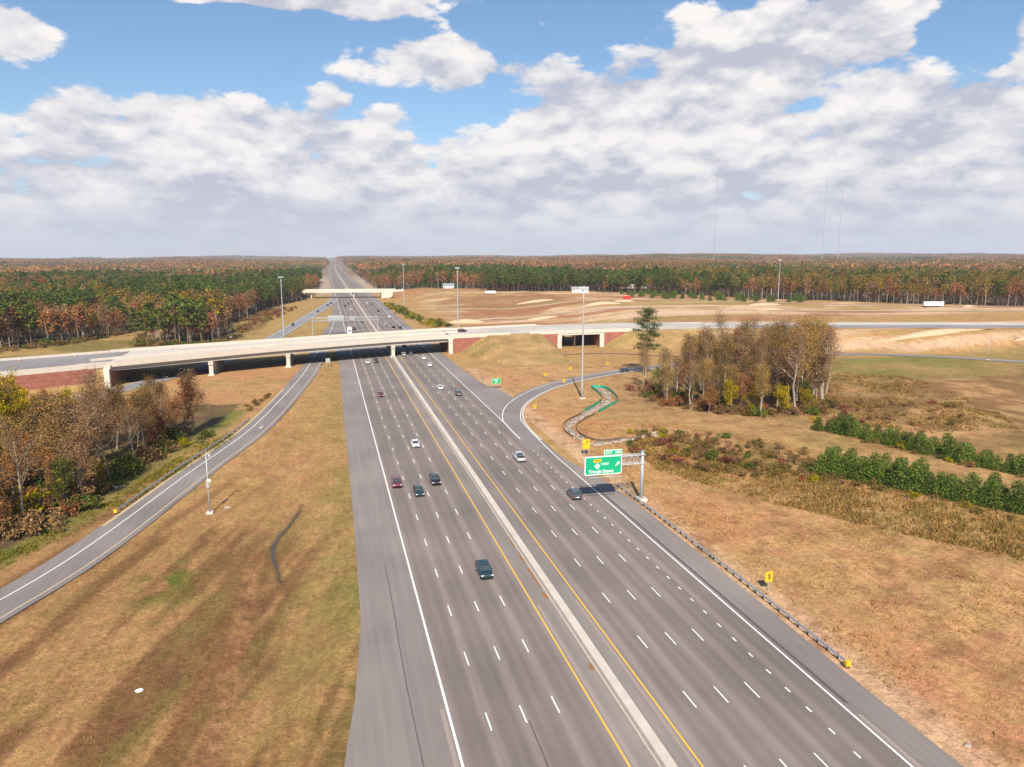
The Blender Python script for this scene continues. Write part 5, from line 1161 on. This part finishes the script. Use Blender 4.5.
heap('pale dirt heap behind the right end of the bridge', 92, 508, 14, 4, 3.0, 1); heap('long low dirt heap right of the far mast', 128, 470, 16, 4, 1.8, 2); heap('pale dirt bank beside the far right road', 300, 318, 26, 4, 1.8, 3); heap('small dirt heap right of the white trailer', 462, 462, 6, 3, 1.8, 4); heap('pale dirt bank at the right picture edge', 352, 300, 20, 4, 1.6, 5)

# ------------------------------------------------------------------ vehicles
PAINT = {}
def paint(c):
    k = tuple(c)
    if k not in PAINT:
        m, nt, b = nodes('paint_%02d' % len(PAINT)); b.inputs['Base Color'].default_value = (*c, 1); b.inputs['Roughness'].default_value = .32; b.inputs['Metallic'].default_value = .15; b.inputs['Coat Weight'].default_value = .6; b.inputs['Coat Roughness'].default_value = .08
        PAINT[k] = m
    return PAINT[k]
SH = {  # body stations (y, half width, z bottom, z top); cabin: base front, roof front, roof rear, base rear, roof z, base z
 'sedan': ([(2.38,.62,.38,.60),(2.25,.82,.26,.70),(1.75,.90,.22,.82),(1.05,.92,.20,.92),(0,.93,.20,.95),(-1.45,.93,.20,.99),(-2.1,.90,.24,.97),(-2.36,.74,.34,.86)], (1.15,.38,-.95,-1.85,1.44,.93), 1.42),
 'suv':   ([(2.36,.68,.42,.78),(2.22,.88,.32,.92),(1.6,.95,.28,1.04),(1.0,.96,.26,1.08),(0,.97,.26,1.10),(-1.6,.97,.26,1.14),(-2.2,.94,.30,1.10),(-2.36,.86,.40,.95)], (1.20,.42,-1.55,-2.28,1.63,1.06), 1.42),
 'pickup':([(2.85,.72,.48,.85),(2.7,.92,.38,1.00),(1.9,.98,.34,1.12),(1.2,.99,.32,1.15),(0,1.0,.32,1.16),(-1.0,1.0,.32,1.16),(-2.6,.99,.36,1.16),(-2.85,.95,.45,1.12)], (1.45,.80,-.55,-.95,1.84,1.13), 1.75),
}
MESHC = {}
def car_meshes(kind):
    if kind in MESHC: return MESHC[kind]
    st, (bf, rf, rr, brr, zr, zb), wb = SH[kind]; P = {}
    mb = MB(); rings = []
    for y, w, z0, z1 in st:
        zm = z0+(z1-z0)*.62; rings.append([(-w*.94,y,z0),(w*.94,y,z0),(w,y,z0+.12),(w,y,zm),(w*.90,y,z1-.015),(w*.6,y,z1+.02),(-w*.6,y,z1+.02),(-w*.90,y,z1-.015),(-w,y,zm),(-w,y,z0+.12)])
    mb.loft(rings[::-1]); P['body'] = mb.mesh('body', True)
    wbm, wr = .80, .62
    if kind != 'sedan': wbm, wr = .88, .74
    A = [(-wbm,bf,zb),(wbm,bf,zb),(wr,rf,zr),(-wr,rf,zr)]; B = [(wbm,brr,zb),(-wbm,brr,zb),(-wr,rr,zr),(wr,rr,zr)]
    P['windshield'] = MB().quad(*A).mesh('windshield'); P['rear_window'] = MB().quad(*B).mesh('rear_window')
    P['side_window_r'] = MB().quad((wbm,bf,zb),(wbm,brr,zb),(wr,rr,zr),(wr,rf,zr)).mesh('side_window'); P['side_window_l'] = MB().quad((-wbm,brr,zb),(-wbm,bf,zb),(-wr,rf,zr),(-wr,rr,zr)).mesh('side_window')
    mb = MB(); mb.loft([[(-wr-.03,rr-.06,zr-.03),(wr+.03,rr-.06,zr-.03),(wr-.06,rr+.05,zr+.045),(-wr+.06,rr+.05,zr+.045)],[(-wr-.03,rf+.08,zr-.03),(wr+.03,rf+.08,zr-.03),(wr-.06,rf-.05,zr+.045),(-wr+.06,rf-.05,zr+.045)]]); P['roof'] = mb.mesh('roof')
    mb = MB()
    for s in (-1, 1):
        mb.tube([(s*wbm,bf,zb),(s*wr,rf,zr)], .045, 4); mb.tube([(s*wbm,brr,zb),(s*wr,rr,zr)], .07, 4); ym = (rf+rr)/2-.1; mb.tube([(s*(wbm+.005),ym,zb),(s*(wr+.005),ym,zr)], .05, 4)
    P['pillars'] = mb.mesh('pillars')
    yf, wf, z0, z1 = st[1]; P['headlight'] = MB().box(-.2,.2,-.09,.13,-.08,.08).mesh('headlight'); P['taillight'] = MB().box(-.17,.17,-.05,.06,-.1,.1).mesh('taillight')
    r = .33 if kind == 'sedan' else .38
    P['tyre'] = MB().loft([[(x,math.cos(a)*q,math.sin(a)*q) for a in np.linspace(0,2*math.pi,17)[:-1]] for x, q in ((-.11,r*.9),(-.08,r),(.08,r),(.11,r*.9))]).mesh('tyre', True)
    P['rim'] = MB().loft([[(x,math.cos(a)*q,math.sin(a)*q) for a in np.linspace(0,2*math.pi,11)[:-1]] for x, q in ((-.118,r*.62),(.118,r*.62))]).mesh('rim')
    P['mirror'] = MB().box(-.09,.09,-.06,.06,-.06,.07).mesh('mirror')
    P['grille'] = MB().box(-.45,.45,-.02,.02,-.09,.09).mesh('grille'); P['plate'] = MB().box(-.26,.26,-.015,.015,-.08,.08).mesh('number_plate')
    if kind == 'pickup': P['bed'] = MB().box(-.84,.84,-2.7,-1.12,1.17,1.185).mesh('bed_floor')
    MESHC[kind] = (P, st, wb, r, bf, zb); return MESHC[kind]
def car(kind, name, label, c, x, y, rz=0, z=0.0, far=False, group=None):
    P, st, wb, r, bf, zb = car_meshes(kind); t = thing(name, label, 'pickup' if kind == 'pickup' else 'car', (x, y*(.983 if z == 0 and y < 290 else .99), z+.035), rz, group); pm = paint(c)
    def add(key, mat, loc=(0,0,0), parent=t, nm=None):
        me = P[key]; o = bpy.data.objects.new(nm or me.name.split('.')[0], me); col.objects.link(o); o.parent = parent; o.location = loc
        if not me.materials: me.materials.append(mat)
        if me.materials[0] != mat: o.material_slots[0].link = 'OBJECT'; o.material_slots[0].material = mat
        return o
    add('body', pm); add('roof', pm); add('windshield', M['glass']); add('rear_window', M['glass']); add('side_window_r', M['glass'], nm='side_window'); add('side_window_l', M['glass'], nm='side_window')
    if not far: add('pillars', pm)
    y0, w0, z0, z1 = st[1]; ye, we, ze0, ze1 = st[-2]
    for sx in (-1, 1):
        for wy in (wb, -wb):
            w = add('tyre', M['tyre'], (sx*(st[3][1]-.10), wy, r), nm='wheel')
            if not far: add('rim', M['rim'], (0,0,0), w)
        if not far:
            add('headlight', M['lamp'], (sx*(w0-.2), y0-.02, z0+(z1-z0)*.78)); add('taillight', M['tail'], (sx*(we-.16), ye-.16, ze0+(ze1-ze0)*.78)); add('mirror', pm, (sx*(st[3][1]+.02), bf-.35, zb+.12))
    if not far:
        add('grille', M['black'], (0, st[0][0]-.0, (st[0][2]+st[0][3])/2)); add('plate', M['white_sign'], (0, st[-1][0]-.01, (st[-1][2]+st[-1][3])/2), nm='number_plate')
        if kind == 'pickup': add('bed', M['black'])
    return t
PI = math.pi
WHT=(.78,.78,.76); BLK=(.012,.013,.016); TEAL=(.018,.045,.055); MAR=(.16,.03,.055); RED=(.20,.015,.02); SIL=(.42,.42,.43); GRY=(.10,.10,.115); BLU=(.02,.03,.07)
car('suv','suv','dark teal suv alone in the nearest lane toward the camera',TEAL,20.7,103,PI)
car('suv','suv','dark red suv beside the left edge line',MAR,12.2,150,PI); car('sedan','sedan','dark teal sedan just right of the dark red suv',TEAL,15.9,143.5,PI); car('suv','suv','black suv right of the teal sedan',BLK,20.0,149.8,PI)
car('sedan','sedan','white sedan behind the three dark cars coming toward the camera',WHT,19.5,181.6,PI); car('sedan','sedan','red sedan below the bridge in the left carriageway',RED,15.9,251,PI)
car('suv','suv','black suv just in front of the bridge shadow on the left carriageway',BLK,19.8,331,PI); car('sedan','sedan','white sedan left of the black suv under the bridge',WHT,16.0,329,PI)
car('pickup','pickup_truck','silver pickup truck in the right carriageway before the exit gore',(.55,.54,.52),41.0,163,0); car('suv','suv','dark suv near the green sign in the exit lane',GRY,44.7,134.2,0)
car('sedan','sedan','white sedan in the second lane of the right carriageway',WHT,37.0,260,0); car('suv','suv','dark grey suv beside the right edge line above the exit gore',GRY,41.2,247,0)
car('sedan','sedan','nearer white car of the two before the bridge on the right',WHT,40.7,314,0); car('sedan','sedan','farther white car of the two before the bridge on the right',WHT,40.9,336,0)
car('suv','suv','silver suv entering the bridge shadow next to the barrier',SIL,33.5,350,0); car('sedan','sedan','dark sedan beside the silver suv under the bridge',BLK,37.0,352,0)
car('suv','suv','dark suv on the exit ramp left of the lone pine',BLU,114.5,281.5,R(-66)); car('sedan','sedan','dark sedan on the slip road under the left span',BLK,-59.6,308,R(160))
car('suv','suv','dark red suv crossing on the bridge deck',(.08,.012,.03),65.2,373,R(-75),ZD)
FG = 'small cars beyond the bridge'
for i, (x, y, k, c, lb) in enumerate([(15.9,482,'suv',BLK,'black suv beyond the gantry in the left carriageway'),(23.1,531,'sedan',GRY,'grey car next to the median beyond the gantry'),(19.5,662,'sedan',WHT,'white car in the left carriageway before the second overpass'),(15.8,700,'suv',BLK,'dark car left of the white one before the second overpass'),(4.0,745,'suv',BLK,'upper dark car of the pair at the slip road exit'),(.5,718,'sedan',BLK,'lower dark car of the pair at the slip road exit'),
     (-7.6,640,'suv',BLU,'dark blue car halfway down the slip road'),(-22.5,522,'suv',BLK,'dark car on the slip road nearest the bridge'),(19.6,735,'sedan',BLK,'dark car in the third lane before the second overpass'),(23.2,770,'sedan',RED,'reddish car by the median before the second overpass'),(12.0,770,'sedan',GRY,'grey car at the left lane near the second overpass')]):
    car(k, 'distant_car', lb, c, x, y, PI, 0, True, FG)
for i, (x, y, k, c, lb) in enumerate([(40.8,634,'suv',BLK,'dark suv climbing away in the right carriageway'),(44.5,571,'sedan',WHT,'white car by the right edge line beyond the bridge'),(37.2,512,'sedan',SIL,'silver car beyond the bridge in the right carriageway'),(40.8,489,'suv',BLK,'left car of the dark pair right behind the bridge'),(44.4,484,'suv',BLK,'right car of the dark pair right behind the bridge'),(37.1,744,'sedan',WHT,'white car near the second overpass in the right carriageway'),(41.0,727,'suv',GRY,'grey suv near the second overpass in the right carriageway'),(33.5,900,'sedan',BLK,'dark car just beyond the second overpass'),(37.2,386,'suv',BLK,'dark suv hidden half behind the bridge parapet')]):
    car(k, 'distant_car', lb, c, x, y, 0, 0, True, FG)
bt = thing('box_truck', 'white box truck showing just above the bridge parapet', 'truck', (12.2,452,.035), PI)
MB().box(-1.25,1.25,-4.2,2.0,1.0,3.9).build('cargo_box', M['white_sign'], bt); MB().loft([[(-1.1,2.1,.6),(1.1,2.1,.6),(1.1,2.1,2.7),(-1.1,2.1,2.7)],[(-1.1,3.3,.6),(1.1,3.3,.6),(1.1,3.3,2.7),(-1.1,3.3,2.7)],[(-1.1,4.0,.6),(1.1,4.0,.6),(1.1,4.0,1.6),(-1.1,4.0,1.6)]]).build('cab', M['white_sign'], bt)
MB().quad((-.95,3.42,2.55),(.95,3.42,2.55),(.95,3.98,1.75),(-.95,3.98,1.75)).build('windshield', M['glass'], bt)
wm = MB().tube([(-.15,0,0),(.15,0,0)], .5, 12).mesh('wheel')
for sx in (-1,1):
    for wy in (3.0,-2.6): mobj('wheel', wm, M['tyre'], bt, (sx*1.0, wy, .5))

for (x, y) in scatter([(270,640),(300,590),(345,545),(395,528),(398,552),(340,640),(285,705)], 60, 6.0, 71):
    plant(f'youngpine{random.randrange(4)}', 'young_pine', 'small light green pine on the slope before the right tree line', 'tree', x, y, random.uniform(.8,1.3), 'young pines before the tree line')
for (x, y) in scatter([(74,990),(82,1000),(150,872),(140,858)], 40, 6.0, 72):
    plant(f'youngpine{random.randrange(4)}', 'young_pine', 'green young pine in the plantation above the second overpass', 'tree', x, y, random.uniform(1.2,1.7), 'young pines above the second overpass')

# ------------------------------------------------------------------ distant air
hz_m = bpy.data.materials.new('haze'); hz_m.use_nodes = True; nt = hz_m.node_tree; nt.nodes.clear()
vo = nt.nodes.new('ShaderNodeOutputMaterial'); pv = nt.nodes.new('ShaderNodeVolumePrincipled'); pv.inputs['Color'].default_value = (.80,.86,1,1); pv.inputs['Density'].default_value = 7e-5; nt.links.new(pv.outputs[0], vo.inputs['Volume'])
hb = MB().box(-12400,12400,-12400,12400,-60,360).build('haze', hz_m); hb['kind'] = 'stuff'; hb['label'] = 'thin pale haze over the whole landscape'

# ------------------------------------------------------------------ tell look-alikes apart in their labels, by size and by place within their group
def spread_labels():
    by = {}
    for o in sc.objects:
        if o.parent is None and 'label' in o and o.get('group'): by.setdefault(o['label'], []).append(o)
    for lb, os_ in by.items():
        if len(os_) < 4: continue
        az = sorted(math.atan2(o.location.x, o.location.y) for o in os_); hs = sorted(o.scale.z for o in os_); ds = sorted(o.location.length for o in os_); n = len(os_); room = 16-len(lb.split())
        for o in os_:
            a = math.atan2(o.location.x, o.location.y); k = sum(v < a for v in az)*5//n; h = sum(v < o.scale.z for v in hs)*3//n; d = sum(v < o.location.length for v in ds)*2//n
            pos = ('at its left end','left of its middle','in its middle','right of its middle','at its right end')[k] if room >= 4 else ('far left','left','central','right','far right')[k]
            size = ('shorter ','','taller ')[h]; dep = ('nearer ','farther ')[d] if room >= (6 if room >= 4 else 3) and n > 15 else ''
            new = (dep+size+lb+', '+pos) if room >= 4 else (size+lb+', '+pos)
            if len(new.split()) <= 16: o['label'] = new
spread_labels()
